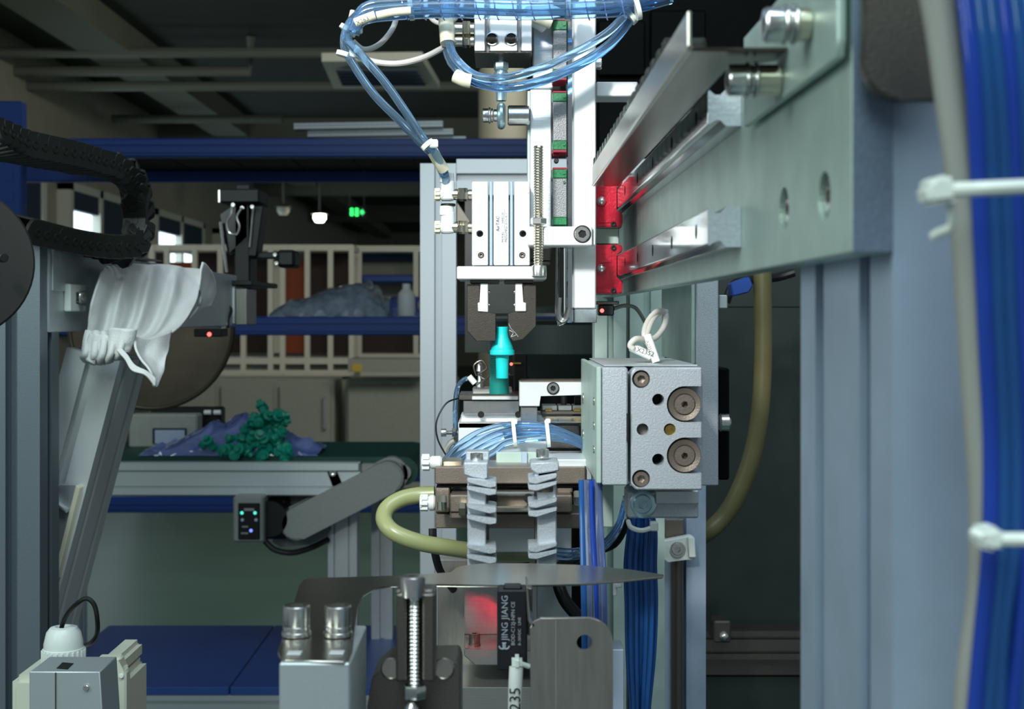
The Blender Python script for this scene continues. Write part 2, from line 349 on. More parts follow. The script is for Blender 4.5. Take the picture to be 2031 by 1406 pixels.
# ---------------------------------------------------------------- blue rack (front 3.8 m, rear 4.5 m)
YA, YB = 3.8, 4.5; zt = lambda py: H+(CY-py)/F*YA
rack = T('storage_rack', 'blue steel storage rack crossing the hall behind the conveyor', 'rack', (-.8, 4.15, 0))
XL, XR = P(18, 0, YA).x, P(1330, 0, YA).x
for (x, y) in ((XL, YA), (XL-.36, YB), (XR, YA), (XR, YB)):
    u = MB().box((x-.035, y, 0), (x+.035, y+.05, zt(200)), .004)
    for k in range(int((zt(200)-.15)/.06)): u.box((x-.012, y-.002, .1+k*.06), (x+.012, y+.001, .13+k*.06))
    part('upright', u, 'rack_blue', rack)
for (a, b) in ((275, 312), (628, 665), (985, 1016)):
    for y in (YA, YB):
        m = MB().box((XL if y == YA else XL-.36, y-.01, zt(b)), (XR, y+.03, zt(a)), .004); m.box((XL, y-.016, zt(b)+.012), (XR, y-.008, zt(b)+.02)); m.box((XL, y-.016, zt(a)-.02), (XR, y-.008, zt(a)-.012))
        part('beam', m, 'rack_blue', rack)
    if b < 900:
        for k in range(10):
            x = XL+(XR-XL)*(k+.5)/10
            part('deck_panel', MB().box((x-(XR-XL)/20+.003, YA+.03, zt(a)-.02), (x+(XR-XL)/20-.003, YB, zt(a)-.006)), 'dark_box' if a < 300 else 'rack_blue', rack)
# aluminium lengths on top
for i, (x0, y0, x1, y1, dy) in enumerate(((585, 221, 880, 233, .05), (612, 241, 900, 252, .05), (625, 254, 925, 266, .0))):
    z = zt(275)+.002+(2-i)*.0185; Yq = YA+.1+.03*i
    ex = MB().extr((P(x0, 0, Yq).x, Yq, z+.0085), (P(x1, 0, Yq).x, Yq-.05, z+.0085), Y1, Z1, .045, .017, 2, 1)
    single('aluminium_profile', ex, 'alu', ('topmost of three aluminium profiles stacked on the blue rack', 'middle of three aluminium profiles stacked on the blue rack', 'lowest of three aluminium profiles stacked on the blue rack')[i], 'profile', 'aluminium profiles stacked on the rack')
single('aluminium_bar', MB().extr((P(265, 0, YA+.1).x, YA+.1, zt(275)+.006), (P(495, 0, YA+.1).x, YA+.12, zt(275)+.006), Y1, Z1, .02, .012, 1, 1), 'alu', 'thin aluminium bar lying alone on the blue rack top', 'bar')
# plastic bags on the middle shelf
def blob(name, pts, Y, d, m, lb, cat, seed, amp=.02, z0=None):
    """Crumpled film bag: lofted bumpy mound over a base outline; pts = (px, top py) along its length."""
    b = MB(); rows = []; n = len(pts); rnd = random.Random(seed)
    fine = []
    for i in range(n-1):
        for k in range(5):
            f = k/5; fine.append((pts[i][0]*(1-f)+pts[i+1][0]*f, pts[i][1]*(1-f)+pts[i+1][1]*f))
    fine.append(pts[-1])
    for (x, y) in fine:
        top = P(x, y, Y+d/2); row = []
        for k in range(13):
            a = PI*k/12; yy = Y+d/2-math.cos(a)*d/2; h = max(.003, (top.z-z0))*math.sin(a)**.7
            p = V((top.x*(1), yy, z0+.001+h)); q = noise.noise(p*28+V((seed, 0, 0)))*amp+noise.noise(p*70)*amp*.5
            row.append(p+V((q*.5, q*.3, max(q, -h*.5)*math.sin(a)+.0)))
        rows.append(row)
    b.patch(rows, 2)
    return single(name, b, m, lb, cat)
blob('plastic_bag', [(548, 622), (580, 596), (610, 590), (655, 574), (700, 566), (735, 562), (765, 590), (775, 625)], YA+.05, .3, 'bag_grey', 'crumpled blue-grey plastic bag heap on the middle rack shelf', 'bag', 3, .022, zt(628))
blob('plastic_bag', [(740, 622), (775, 592), (800, 588), (830, 600), (845, 625)], YA+.37, .25, 'bag', 'paler plastic bag behind the bag heap, beside the post', 'bag', 11, .02, zt(628))
single('bottle', MB().lathe(V((P(806, 0, YA+.2).x, YA+.2, zt(628))), Z1, [(.0, 0), (.026, .002), (.028, .02), (.026, .07), (.012, .085), (.012, .1), (.0, .101)], 16), 'white', 'small white bottle on the middle rack shelf beside the bags', 'bottle')
# ================================================================ conveyor (front 2.0 m)
Yc = 2.0; zc = lambda py: H+(CY-py)/F*Yc
con = T('belt_conveyor', 'green belt conveyor with aluminium side rail and blue lower board behind the hose loop', 'conveyor', (P(500, 0, Yc).x, Yc+.13, 0))
xa, xb = P(60, 0, Yc).x, P(800, 0, Yc).x
be = MB(); r = (zc(908)-zc(965))/2
pr = []
for k in range(9): pr.append((xb+math.sin(PI*k/8)*r, zc(908)-r+math.cos(PI*k/8)*r))
be.prism([(xa, Yc+.012, zc(908))]+[(x, Yc+.012, z) for x, z in pr]+[(xa, Yc+.012, zc(965))], (0, .245, 0)); part('belt', be, 'belt', con)
for y in (Yc-.008, Yc+.265):
    part('side_rail', MB().extr((xa, y, zc(947)), (P(716, 0, Yc).x, y, zc(947)), Y1, Z1, .016, S(66, Yc), 0, 2).box((xa, y-.013, zc(980)), (P(716, 0, Yc).x, y-.006, zc(962)), .002).box((xa, y-.013, zc(932)), (P(716, 0, Yc).x, y-.006, zc(914)), .002), 'alu_plain', con)
part('roller_bracket', MB().box((P(716, 0, Yc).x, Yc-.012, zc(982)), (P(800, 0, Yc).x, Yc+.006, zc(918)), .003), 'cover_grey', con)
part('roller', MB().cyl((xb, Yc+.0, zc(937)), Y1, r*.55, .27, 20), 'steel', con)
# drive belt cover: an inclined rounded housing
cv = MB(); a, b_ = P(588, 1040, Yc-.03), P(768, 948, Yc-.03); d = (b_-a).normalized(); nn = V((-d.z, 0, d.x)); rr = S(32, Yc); poly = []
for k in range(13): an = PI/2+PI*k/12; poly.append(a+d*math.cos(an)*rr+nn*math.sin(an)*rr)
for k in range(13): an = -PI/2+PI*k/12; poly.append(b_+d*math.cos(an)*rr+nn*math.sin(an)*rr)
part('drive_cover', cv.prism(poly, (0, .03, 0), .003, 2), 'cover_grey', con)
part('cover_rim', MB().prism([a+(p-a)*1.0+V((0, .028, 0)) if False else p+V((0, .03, 0)) for p in [q+(q-(a+b_)/2).normalized()*.006 for q in poly]], (0, .02, 0), .001), 'cover_grey', con)
sbolt(con, P(660, 938, Yc-.02), FR, S(7, Yc), .008, 'steel'); part('lug', MB().pprism([(648, 935), (655, 930), (668, 932), (680, 960), (660, 968)], Yc-.016, .006), 'cover_grey', con)
cb = part('control_box', MB().pbox(462, 984, 522, 1076, Yc-.05, .11, .003), 'cover_grey', con); part('control_panel', MB().pbox(472, 998, 515, 1070, Yc-.053, .004, .001), 'black_gloss', cb)
for (x, y, m) in ((480, 1017, 'led_teal'), (506, 1017, 'led_teal'), (481, 1031, 'screen'), (508, 1031, 'screen'), (498, 1052, 'led_blue')):
    part('button', MB().lathe(P(x, y, Yc-.052), FR, [(S(3.4, Yc), 0), (S(3.4, Yc), .001), (S(2.5, Yc), .002)], 12), m, cb)
for q in ((484, 1008, 504, 1013), (478, 1056, 492, 1059), (480, 1043, 492, 1046)): part('print_mark', MB().pbox(*q, Yc-.0545, .001, 0), 'cover_grey', cb)
part('motor', MB().cyl(P(535, 1030, Yc-.03), Y1, S(35, Yc), .14, 24).pbox(520, 988, 570, 1070, Yc+.0, .1, .004), 'black', con)
part('motor_bracket', MB().pprism([(545, 985), (620, 985), (655, 1050), (640, 1078), (555, 1085), (540, 1075)], Yc+.03, .02), 'cover_grey', con)
part('motor_cable', MB().tube([P(525, 1072, Yc-.02), P(545, 1090, Yc-.02), P(580, 1096, Yc-.015), P(620, 1085, Yc), P(650, 1070, Yc+.03)], S(6, Yc), 8), 'rubber', con)
for (x, w_) in ((681, .045), (742, .035)):
    xx = P(x, 0, Yc+.05).x
    part('leg', MB().extr((xx, Yc+.06 if w_ > .04 else Yc+.2, 0), (xx, Yc+.06 if w_ > .04 else Yc+.2, zc(985)), X1, Y1, w_, w_, 2 if w_ > .04 else 1, 1), 'alu', con)
part('leg', MB().extr((P(110, 0, Yc).x, Yc+.06, 0), (P(110, 0, Yc).x, Yc+.06, zc(985)), X1, Y1, .045, .045, 1, 1), 'alu', con)
# table under the conveyor with blue board
zb = zc(1326)
tb = con
xs0, xs1 = P(60, 0, Yc-.1).x, P(790, 0, Yc-.1).x; xm = P(455, 0, Yc-.1).x
part('board', MB().box((xs0, Yc-.1, zb-.012), (xm-.001, Yc+.28, zb), .001), 'board_blue', tb); part('board', MB().box((xm+.001, Yc-.1, zb-.012), (xs1, Yc+.28, zb), .001), 'board_blue', tb)
part('front_rail', MB().extr((xs0, Yc-.083, zb-.012-.0215), (xs1, Yc-.083, zb-.012-.0215), Y1, Z1, .03, .043, 1, 2), 'alu_plain', tb)
part('rear_rail', MB().extr((xs0, Yc+.26, zb-.012-.0215), (xs1, Yc+.26, zb-.012-.0215), Y1, Z1, .03, .043, 1, 2), 'alu_plain', tb)
for x in (xs0+.03, xs1-.03):
    for y in (Yc-.083, Yc+.26): part('foot', MB().extr((x, y, 0), (x, y, zb-.056), X1, Y1, .03, .03, 1, 1), 'alu_plain', tb)
# things on the belt
zbt = zc(908)
t = T('weighing_display', 'pale grey display box with small screen behind the bagged green parts', 'device', P(335, 880, Yc+.22))
bx0, bx1 = P(255, 0, Yc+.15).x, P(391, 0, Yc+.15).x
part('body', MB().box((bx0, Yc+.15, zbt), (bx1, Yc+.19, zbt+.055), .003), 'cabinet', t); part('screen_bezel', MB().pbox(302, 849, 370, 880, Yc+.147, .003, .001), 'blind', t); part('screen', MB().pbox(307, 853, 366, 880, Yc+.145, .003, .0005), 'screen', t)
blob('parts_bag', [(296, 893), (340, 880), (385, 858), (430, 842), (480, 832), (530, 826), (548, 850), (600, 880), (640, 905)], Yc+.02, .125, 'bag', 'blue glossy film bag lying on the green conveyor belt', 'bag', 23, .02, zbt)
gm = MB().lathe((0, 0, 0), Z1, [(.0065, 0), (.008, .003), (.006, .006), (.0055, .013), (.0085, .015), (.0085, .019), (.0045, .020), (.0045, .026)], 10).mesh('green_cap'); gm.materials.append(M['green_part'])
rg = random.Random(5)
for k in range(70):
    o = bpy.data.objects.new('green_cap', gm); C.objects.link(o)
    if k < 24: px, py, y = rg.uniform(500, 545), rg.uniform(822, 862), Yc+.035
    else: px, py, y = rg.uniform(420, 570), rg.uniform(868, 904), Yc+.03+rg.uniform(-.02, .0)
    if k >= 24: py = max(py, 862+(570-px)*.02)
    o.location = P(px, py, y); o.location.z = max(o.location.z, zbt+.006); o.rotation_euler = (rg.uniform(0, 3), rg.uniform(0, 3), rg.uniform(0, 3))
    o['label'] = 'small green plastic cap in the bagged heap on the conveyor'; o['category'] = 'cap'; o['group'] = 'green caps on the conveyor'
# ================================================================ left gantry
# post
def post(name, lb, xc, yc, z0, z1, wx, wy, nx, ny, m, cat='post'):
    t = T(name, lb, cat, (xc, yc, z0)); part('profile', MB().extr((xc, yc, z0), (xc, yc, z1), X1, Y1, wx, wy, nx, ny), m, t); return t
xr = P(79, 0, .92).x
lp = post('profile_post', 'grey slotted aluminium post at the left edge of the picture', xr-.04, .94, 0, P(0, 484, .92).z, .08, .04, 2, 1, 'alu_shaded')
part('end_cap', MB().box((xr-.08, .92, P(0, 484, .92).z), (xr, .96, P(0, 484, .92).z+.003), .001), 'black', lp)
xp = -.322+.0
tp = T('gantry_plate', 'grey aluminium side plate receding from the left post under the cloth', 'plate', (xp, 1.3, H-.007))
pl = part('plate', MB().box((xp-.008, .935, H-.012), (xp, 1.6, H+.049), .0006), 'alu_plain', tp)
part('cover_strip', MB().box((xp, .94, H+.018), (xp+.0012, 1.02, H+.048), .0003), 'alu_plain', tp)
sbolt(tp, V((xp+.004, 1.035, H+.016)), X1, .002, .004, 'steel'); 
tm = T('tie_mount', 'white nylon saddle mount screwed to the left gantry plate', 'cable mount', V((xp+.002, .96, H)))
zz = lambda py, Y: H+(CY-py)/F*Y
ya, yb = .966, 1.003
part('saddle', MB().prism([V((xp, ya, zz(618, .97))), V((xp, yb, zz(618, .98))), V((xp, yb, zz(606, .98))), V((xp, ya+.012, zz(604, .97))), V((xp, ya+.012, zz(577, .97))), V((xp, yb, zz(576, .98))), V((xp, yb, zz(564, .98))), V((xp, ya, zz(563, .97)))], (.005, 0, 0), .0008), 'nylon', tm)
sbolt(tm, V((xp+.009, .984, zz(590, .98))), V((1, -.5, 0)), .0045, .006, 'steel')
# end block with bolts
eb = T('end_bracket', 'silver bracket block with long screws at the far end of the gantry plate', 'bracket', P(465, 645, 1.58))
part('block', MB().pbox(440, 566, 466, 642, 1.575, .05, .0008), 'alu_white', eb); part('side_plate', MB().pbox(467, 572, 490, 644, 1.57, .06, .0008), 'sheet_dull', eb)
for (x, y) in ((490, 579), (490, 635)): sbolt(eb, P(x+9, y, 1.6), X1, S(5, 1.6), .012, 'steel')
for (x, y) in ((453, 592), (455, 612)): sbolt(eb, P(x, y, 1.573), FR, S(6, 1.57), .003, 'steel_dark')
part('cable', MB().tube([P(400, 628, 1.5), P(425, 612, 1.54), P(445, 604, 1.555), P(458, 615, 1.56), P(452, 632, 1.55), P(450, 650, 1.55)], S(4, 1.55), 8), 'rubber', eb)
part('marker_sleeve', MB().tube([P(447, 640, 1.54), P(443, 652, 1.54), P(436, 660, 1.54)], S(4, 1.54), 8, 1), 'white', eb)
ls = T('sensor', 'small black sensor with glowing red dot below the cloth', 'sensor', P(412, 668, 1.35))
part('body', MB().pbox(384, 652, 440, 668, 1.35, .03, .001), 'black', ls); part('indicator', MB().lathe(P(415, 663, 1.3495), FR, [(.0022, 0), (.0018, .0008), (0, .001)], 10), 'led_red', ls)
# black stage assembly
bs = T('camera_stage', 'black optical stage with curled silver cable above the gantry end', 'stage', P(475, 575, 1.7))
part('top_block', MB().pbox(434, 374, 514, 402, 1.68, .07, .002).pbox(468, 366, 495, 380, 1.69, .04, .001), 'black', bs)
part('column', MB().pbox(464, 402, 496, 575, 1.70, .05, .002), 'black', bs); part('slide_plate', MB().pprism([(498, 408), (522, 408), (508, 508), (492, 508)], 1.69, .04, .001), 'black', bs)
part('bracket', MB().pprism([(436, 425), (470, 402), (490, 402), (490, 470), (452, 505), (445, 470)], 1.70, .02), 'black_gloss', bs)
part('cable', MB().tube([P(460, 406, 1.675), P(458, 425, 1.67), P(450, 443, 1.67), P(455, 462, 1.67), P(470, 464, 1.67), P(475, 448, 1.67), P(470, 430, 1.67), P(480, 412, 1.67)], S(2.5, 1.68), 8), 'steel', bs)
part('edge_trim', MB().pbox(432, 376, 437, 402, 1.678, .01, .0005).tube([P(502, 412, 1.685), P(495, 490, 1.685)], .0012, 6, 1).tube([P(437, 440, 1.69), P(450, 540, 1.69)], .002, 6, 1), 'steel', bs)
part('arm', MB().pbox(496, 500, 560, 512, 1.70, .03, .001), 'black', bs); part('lens', MB().pbox(548, 495, 585, 530, 1.68, .05, .004), 'black', bs)
for (x, y) in ((462, 406), (480, 412), (500, 410), (545, 505), (548, 522)): sbolt(bs, P(x, y, 1.672), FR, S(4, 1.67), .006, 'steel')
part('foot', MB().pbox(425, 556, 500, 566, 1.57, .18, .001), 'black', bs)
# drag chain: links along a path
dc = T('cable_carrier', 'black plastic cable drag chain curling back above the left gantry', 'cable chain', P(150, 520, 1.0))
def link_mesh():
    b = MB(); L, h, dpt, th = .0098, .0088, .034, .0014
    for s_ in (-1, 1):
        y = s_*dpt/2
        o2 = [(L*.5+h*.62*math.cos(a), y-th, h*math.sin(a)) for a in [PI*(k/6-.5) for k in range(7)]]+[(-L*.5-h*.3*math.cos(a), y-th, -h*math.sin(a)) for a in [PI*(k/4-.5) for k in range(5)]]
        b.prism(o2, (0, 2*th, 0), .0003)
        b.lathe((L*.05, y+s_*th, 0), (0, s_, 0), [(.0030, 0), (.0030, .0006), (.0018, .0007), (.0018, .0003), (0, .0003)], 12)
    for z in (-h*.93, h*.93): b.box((-L*.3, -dpt/2, z-.0009), (L*.25, dpt/2, z+.0009), .0003)
    return b
lm = link_mesh().mesh('link'); lm.materials.append(M['black_chain'])
cp = [P(-60, 272, .82), P(0, 285, .86), P(80, 300, .90), P(160, 318, .95), P(220, 335, .99), P(258, 362, 1.02), P(275, 415, 1.04), P(274, 462, 1.04), P(255, 488, 1.03), P(210, 488, 1.0), P(150, 478, .97), P(80, 462, .93), P(20, 448, .9)]
pts = []
for i in range(len(cp)-1):
    p0, p1, p2, p3 = cp[max(0, i-1)], cp[i], cp[i+1], cp[min(len(cp)-1, i+2)]
    for k in range(40):
        s_ = k/40; pts.append(.5*((2*p1)+(p2-p0)*s_+(2*p0-5*p1+4*p2-p3)*s_*s_+(3*p1-p0-3*p2+p3)*s_**3))
acc = 0; last = pts[0]
for i in range(1, len(pts)-1):
    acc += (pts[i]-pts[i-1]).length
    if acc >= .0098:
        acc = 0; tn = (pts[i+1]-pts[i-1]).normalized(); dp = V((-.05, 1, 0)); dp = (dp-tn*dp.dot(tn)).normalized(); nz = tn.cross(dp)
        o = bpy.data.objects.new('link', lm); C.objects.link(o); o.parent = dc
        o.matrix_local = Matrix.Translation(pts[i]-dc.location) @ Matrix(((tn.x, dp.x, nz.x, 0), (tn.y, dp.y, nz.y, 0), (tn.z, dp.z, nz.z, 0), (0, 0, 0, 1)))
single('chain_tray', MB().box((P(70, 0, .96).x, .955, H+.0495), (xp+.012, 1.2, H+.0505)), 'sheet_dull', 'thin metal tray under the lower run of the drag chain', 'tray')
# dark disc, near left
dk = T('dark_reel', 'dark grey round disc cut off by the left picture edge', 'disc', P(-60, 665, .55))
part('disc', MB().lathe(P(-92, 520, .55), V((.55, -1, 0)), [(S(150, .55), -.004), (S(153, .55), -.002), (S(153, .55), .002), (S(148, .55), .004), (S(30, .55), .004), (S(28, .55), .01), (0, .01)], 56), 'disc_dark', dk)
part('hub_screw', MB().cyl(P(5, 512, .54), V((.55, -1, 0)), S(9, .54), .004, 12), 'black', dk)
# leaning strut
st = T('leaning_strut', 'slanted slotted aluminium strut propped under the white cloth', 'strut', P(60, 1406, 1.03))
A, B = P(216, 700, 1.04), P(-48, 1700, 1.04); ax = (B-A).normalized(); ux = V((-ax.z, 0, ax.x)).normalized()*-1
if ux.x < 0: ux = -ux
part('profile', MB().extr(A, B, ux, Y1, .042, .08, 1, 2), 'strut', st)
gb = T('gusset_bracket', 'white edged corner gusset joining the strut to the post', 'bracket', P(120, 1100, .99))
part('flange', MB().prism([P(150, 962, .99), P(158, 968, .99), P(112, 1150, .99), P(106, 1140, .99)], (0, .03, 0), .0005), 'ivory', gb)
part('web', MB().prism([P(104, 960, .992), P(152, 962, .992), P(108, 1130, .992), P(100, 1130, .992)], (0, .004, 0), .0003), 'alu', gb); part('web', MB().prism([P(100, 985, .985), P(131, 1012, .985), P(131, 1018, .985), P(100, 992, .985)], (0, .03, 0), .0003), 'alu', gb)
sbolt(gb, P(106, 965, .985), FR, S(9, .985), .005, 'steel')
# bronze disc behind
bd = T('round_guard', 'large dull bronze half round guard hanging behind the strut and cloth', 'guard', P(310, 808, 1.72))
cc = P(300, 648, 1.72); R = S(162, 1.72)
part('disc', MB().prism([cc+V((math.cos(PI+PI*k/40)*R, 0, math.sin(PI+PI*k/40)*R)) for k in range(41)], (0, .004, 0), .0006), 'disc_bronze', bd)
part('rim', MB().tube([cc+V((math.cos(PI+PI*k/40)*R, 0, math.sin(PI+PI*k/40)*R)) for k in range(41)], .003, 8, 1), 'disc_bronze', bd)
part('mount', MB().box(cc+V((-.03, .004, -.01)), cc+V((.03, .02, .02))), 'steel_dark', bd)
# black holder on the rear of the belt
nd = T('black_tray', 'black holder with white caps behind the display box', 'holder', P(380, 878, 2.24)); part('body', MB().box(V((P(300, 0, 2.22).x, 2.215, zbt)), V((P(440, 0, 2.22).x, 2.25, P(0, 808, 2.22).z)), .003), 'black', nd)
for x in (405, 424): part('cap', MB().cyl(P(x, 818, 2.205), X1, S(5, 2.2), S(14, 2.2), 12), 'white', nd)
# ---- white cloth
cl = T('cleaning_cloth', 'white towelling cloth draped over the left gantry and strut', 'cloth', P(260, 730, 1.05))
def cloth_part(rows, seed, sub=6, amp=.0022, th=.0016, name='drape', dirn=V((0, -1, 0))):
    b = MB(); b.patch(rows, sub)
    for v in b.bm.verts:
        f = noise.noise(v.co*45+V((seed, 0, 0)))*amp*1.6+noise.noise(v.co*130)*amp*.5
        v.co += V((f*.3, -abs(f)*.6-f*.5, f*.3))
    o = part(name, b, 'cloth', cl, ang=180); md = o.modifiers.new('s', 'SOLIDIFY'); md.thickness = th; return o
def rowf(px, ys): return [P(x, y, Y) for x, y, Y in px]
Yc0 = 1.0
# main drape: rows run top -> hem, columns left -> right, with alternating depth for the folds
def mrow(l, r, yl, yr, y0, y1, n=13, fold=.010, bow=0):
    out = []
    for k in range(n):
        f = k/(n-1); x = l+(r-l)*f; y = yl+(yr-yl)*f+math.sin(f*PI)*bow
        Y = y0+(y1-y0)*f+math.sin(k*2.2+l*.02)*fold*(.5+.5*math.sin(f*PI))
        out.append(P(x, y, Y))
    return out
cloth_part([mrow(214, 424, 545, 560, 1.06, 1.24, 13, .002), mrow(212, 416, 527, 540, 1.03, 1.22, 13, .004, -6), mrow(208, 402, 530, 534, 1.005, 1.18, 13, .006, -4), mrow(194, 400, 566, 552, .99, 1.15, 13, .008), mrow(182, 392, 606, 588, .985, 1.12, 13, .009),
            mrow(176, 375, 640, 622, .985, 1.08, 13, .009, 6), mrow(172, 345, 660, 655, .985, 1.04, 13, .007, 10), mrow(172, 300, 664, 672, .98, 1.0, 13, .004, 6)], 1)
# gathered lower hem with rolled pleats
cloth_part([mrow(172, 250, 656, 660, .972, .972, 15, .004), mrow(168, 256, 676, 672, .968, .966, 15, .007), mrow(165, 250, 700, 692, .967, .964, 15, .011, 4), mrow(162, 244, 708, 704, .972, .968, 15, .013, 8), mrow(168, 240, 716, 706, .98, .975, 15, .01, 10)], 4, 6, .0015, .0016, 'gathered_hem')
for (pp, r0, r1) in (([(196, 662), (190, 690), (180, 718)], 9, 12), ([(210, 664), (206, 690), (203, 712)], 8, 11), ([(184, 664), (176, 688), (172, 712)], 8, 8), ([(236, 652), (234, 680), (226, 704)], 19, 15), ([(254, 654), (252, 674), (244, 698)], 18, 12)):
    rl = MB().tube([P(x, y, .966) for x, y in pp], 0, 14, 6, rs=[S(r0, .966), S((r0+r1)/2*1.12, .966), S(r1, .966)])
    for v in rl.bm.verts: q = noise.noise(v.co*110)*.0022; v.co += V((q, -abs(q), q))
    part('roll', rl, 'cloth', cl, ang=180)
# hanging corner to the right of the knot
cloth_part([[P(262, 668, .97), P(290, 672, .985), P(318, 665, 1.0), P(338, 655, 1.02)], [P(268, 690, .962), P(285, 700, .98), P(310, 695, .99), P(333, 690, 1.01)], [P(280, 715, .958), P(294, 724, .968), P(310, 725, .98), P(328, 715, .99)],
            [P(296, 738, .956), P(304, 744, .965), P(314, 744, .972), P(322, 736, .98)], [P(302, 764, .957), P(305, 768, .962), P(309, 766, .966), P(316, 752, .972)]], 8, 7, .0018)
cloth_part([[P(240, 690, .958), P(252, 704, .955), P(268, 724, .952), P(290, 738, .953), P(308, 752, .955)], [P(232, 696, .956), P(246, 712, .952), P(262, 736, .95), P(288, 746, .95), P(306, 768, .953)]], 9, 5, .001, .0016, 'hem_strip')
# folded-back right end
cloth_part([[P(400, 520, 1.16), P(415, 532, 1.19), P(424, 555, 1.22), P(426, 585, 1.24), P(416, 608, 1.22)], [P(396, 540, 1.15), P(404, 552, 1.18), P(410, 572, 1.2), P(410, 592, 1.2), P(398, 612, 1.18)], [P(392, 575, 1.13), P(394, 585, 1.15), P(394, 600, 1.15), P(388, 612, 1.15), P(372, 632, 1.12)]], 12, 6, .002, .0016, 'folded_end')
# ---- junction box and gland at lower left
jb = T('junction_box', 'cream plastic junction box at the foot of the left post', 'box', P(135, 1406, .8))
part('body', MB().pbox(20, 1342, 250, 1560, .80, .05, .004, 2).pbox(195, 1306, 240, 1345, .80, .05, .003, 2), 'junction', jb)
part('lid', MB().pprism([(190, 1305), (238, 1305), (240, 1330), (250, 1332), (250, 1560), (185, 1560)], .796, .01, .0012), 'junction', jb); part('screw', MB().cyl(P(241, 1340, .7955), FR, S(5, .8), .001, 12), 'white', jb)
part('pedestal', MB().box(V((P(60, 0, .82).x, .81, 0)), V((P(220, 0, .82).x, .84, P(0, 1559, .8).z)), .001), 'alu', jb)
cg = T('cable_gland', 'pale ribbed cable gland standing on the junction box', 'cable gland', P(126, 1310, .8))
c0 = P(126, 1345, .80)
part('cap', MB().lathe(c0, Z1, [(S(38, .8), S(38, .8)), (S(38, .8), S(70, .8)), (S(33, .8), S(92, .8)), (S(26, .8), S(101, .8)), (S(16, .8), S(103, .8)), (S(14, .8), S(95, .8)), (S(14, .8), S(80, .8)), (0, S(80, .8))], 32), 'white_plastic', cg)
gn = MB().lathe(c0, Z1, [(S(38, .8), -S(5, .8)), (S(40, .8), 0), (S(40, .8), S(60, .8)), (S(37, .8), S(62, .8))], 32)
for k in range(24):
    a = 2*PI*k/24; p = c0+V((math.cos(a)*S(40.5, .8), math.sin(a)*S(40.5, .8), 0)); gn.cyl(p, Z1, S(2.4, .8), S(58, .8), 6)
part('nut', gn, 'white_plastic', cg)
part('cable', MB().tube([P(122, 1270, .8), P(122, 1245, .8), P(135, 1215, .795), P(155, 1195, .79), P(172, 1187, .79), P(187, 1200, .79), P(193, 1230, .79), P(192, 1258, .795), P(180, 1275, .80), P(168, 1282, .83), P(160, 1300, .86)], S(4.6, .8), 10), 'rubber', cg)
gblk = T('standoff_block', 'grey machined block in front of the cream junction box', 'block', P(130, 1406, .7))
part('body', MB().pprism([(58, 1332), (198, 1332), (214, 1590), (58, 1590)], .70, .031, .0005), 'alu_plain', gblk); part('seam', MB().pbox(109, 1334, 111, 1580, .6995, .001, 0), 'steel_dark', gblk)
part('pocket', MB().prism([V((P(x, 0, y).x, y, P(0, 1332, .70).z+.0001)) for x, y in ((112, .706), (134, .704), (146, .716), (124, .718))], (0, 0, .0002)), 'black', gblk)
part('screw', MB().cyl(P(171, 1364, .6995), FR, S(6, .7), .001, 12), 'steel', gblk)
part('pedestal', MB().box(V((P(70, 0, .72).x, .71, 0)), V((P(190, 0, .72).x, .74, P(0, 1589, .7).z))), 'alu', gblk)
# ================================================================ back frame (door post)
bf = T('door_frame', 'pale aluminium door frame post and top bar behind the gripper', 'frame', (P(869, 0, 1.5).x, 1.52, 0))
xc = P(869, 0, 1.5).x
part('upright', MB().extr((xc, 1.5205, 0), (xc, 1.5205, P(0, 324, 1.5).z), X1, Y1, .041, .041, 1, 1), 'alu_frame', bf)
zt_ = P(0, 337, 1.5).z
part('top_bar', MB().extr((xc+.021, 1.5205, zt_-.008), (.5, 1.5205, zt_-.008), Z1, Y1, .041, .041, 1, 1), 'alu_frame', bf)
xr2 = .5
part('upright', MB().extr((xr2, 1.5205, 0), (xr2, 1.5205, P(0, 324, 1.5).z), X1, Y1, .041, .041, 1, 1), 'alu_frame', bf)
part('corner_bracket', MB().pprism([(906, 440), (930, 452), (932, 438), (906, 400)], 1.49, .02), 'steel_dark', bf)
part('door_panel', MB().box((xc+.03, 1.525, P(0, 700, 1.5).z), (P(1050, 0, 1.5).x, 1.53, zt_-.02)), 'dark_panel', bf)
# dark machine cabinet behind the upper right
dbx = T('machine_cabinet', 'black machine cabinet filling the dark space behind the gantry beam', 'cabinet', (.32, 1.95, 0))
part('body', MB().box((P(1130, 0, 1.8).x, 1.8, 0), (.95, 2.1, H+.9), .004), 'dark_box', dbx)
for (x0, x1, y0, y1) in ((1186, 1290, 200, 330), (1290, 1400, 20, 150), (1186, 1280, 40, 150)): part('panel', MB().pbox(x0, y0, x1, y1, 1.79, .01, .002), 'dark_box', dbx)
# dark acrylic panel and its frame, lower right
ap = T('guard_panel', 'dark tinted acrylic guard panel behind the yellowish hose', 'panel', P(1500, 1240, 1.3))
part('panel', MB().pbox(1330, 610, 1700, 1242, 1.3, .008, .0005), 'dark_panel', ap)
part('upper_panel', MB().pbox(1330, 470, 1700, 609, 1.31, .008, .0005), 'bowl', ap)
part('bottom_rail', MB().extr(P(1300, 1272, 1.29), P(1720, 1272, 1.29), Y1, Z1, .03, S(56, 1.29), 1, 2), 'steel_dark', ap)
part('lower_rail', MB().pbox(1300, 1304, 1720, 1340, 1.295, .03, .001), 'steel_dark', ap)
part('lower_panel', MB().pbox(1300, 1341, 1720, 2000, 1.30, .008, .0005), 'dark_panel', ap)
for x in (1320, 1690):
    xx = P(x, 0, 1.32).x; part('leg', MB().box((xx-.015, 1.315, 0), (xx+.015, 1.345, P(0, 480, 1.32).z)), 'steel_dark', ap)
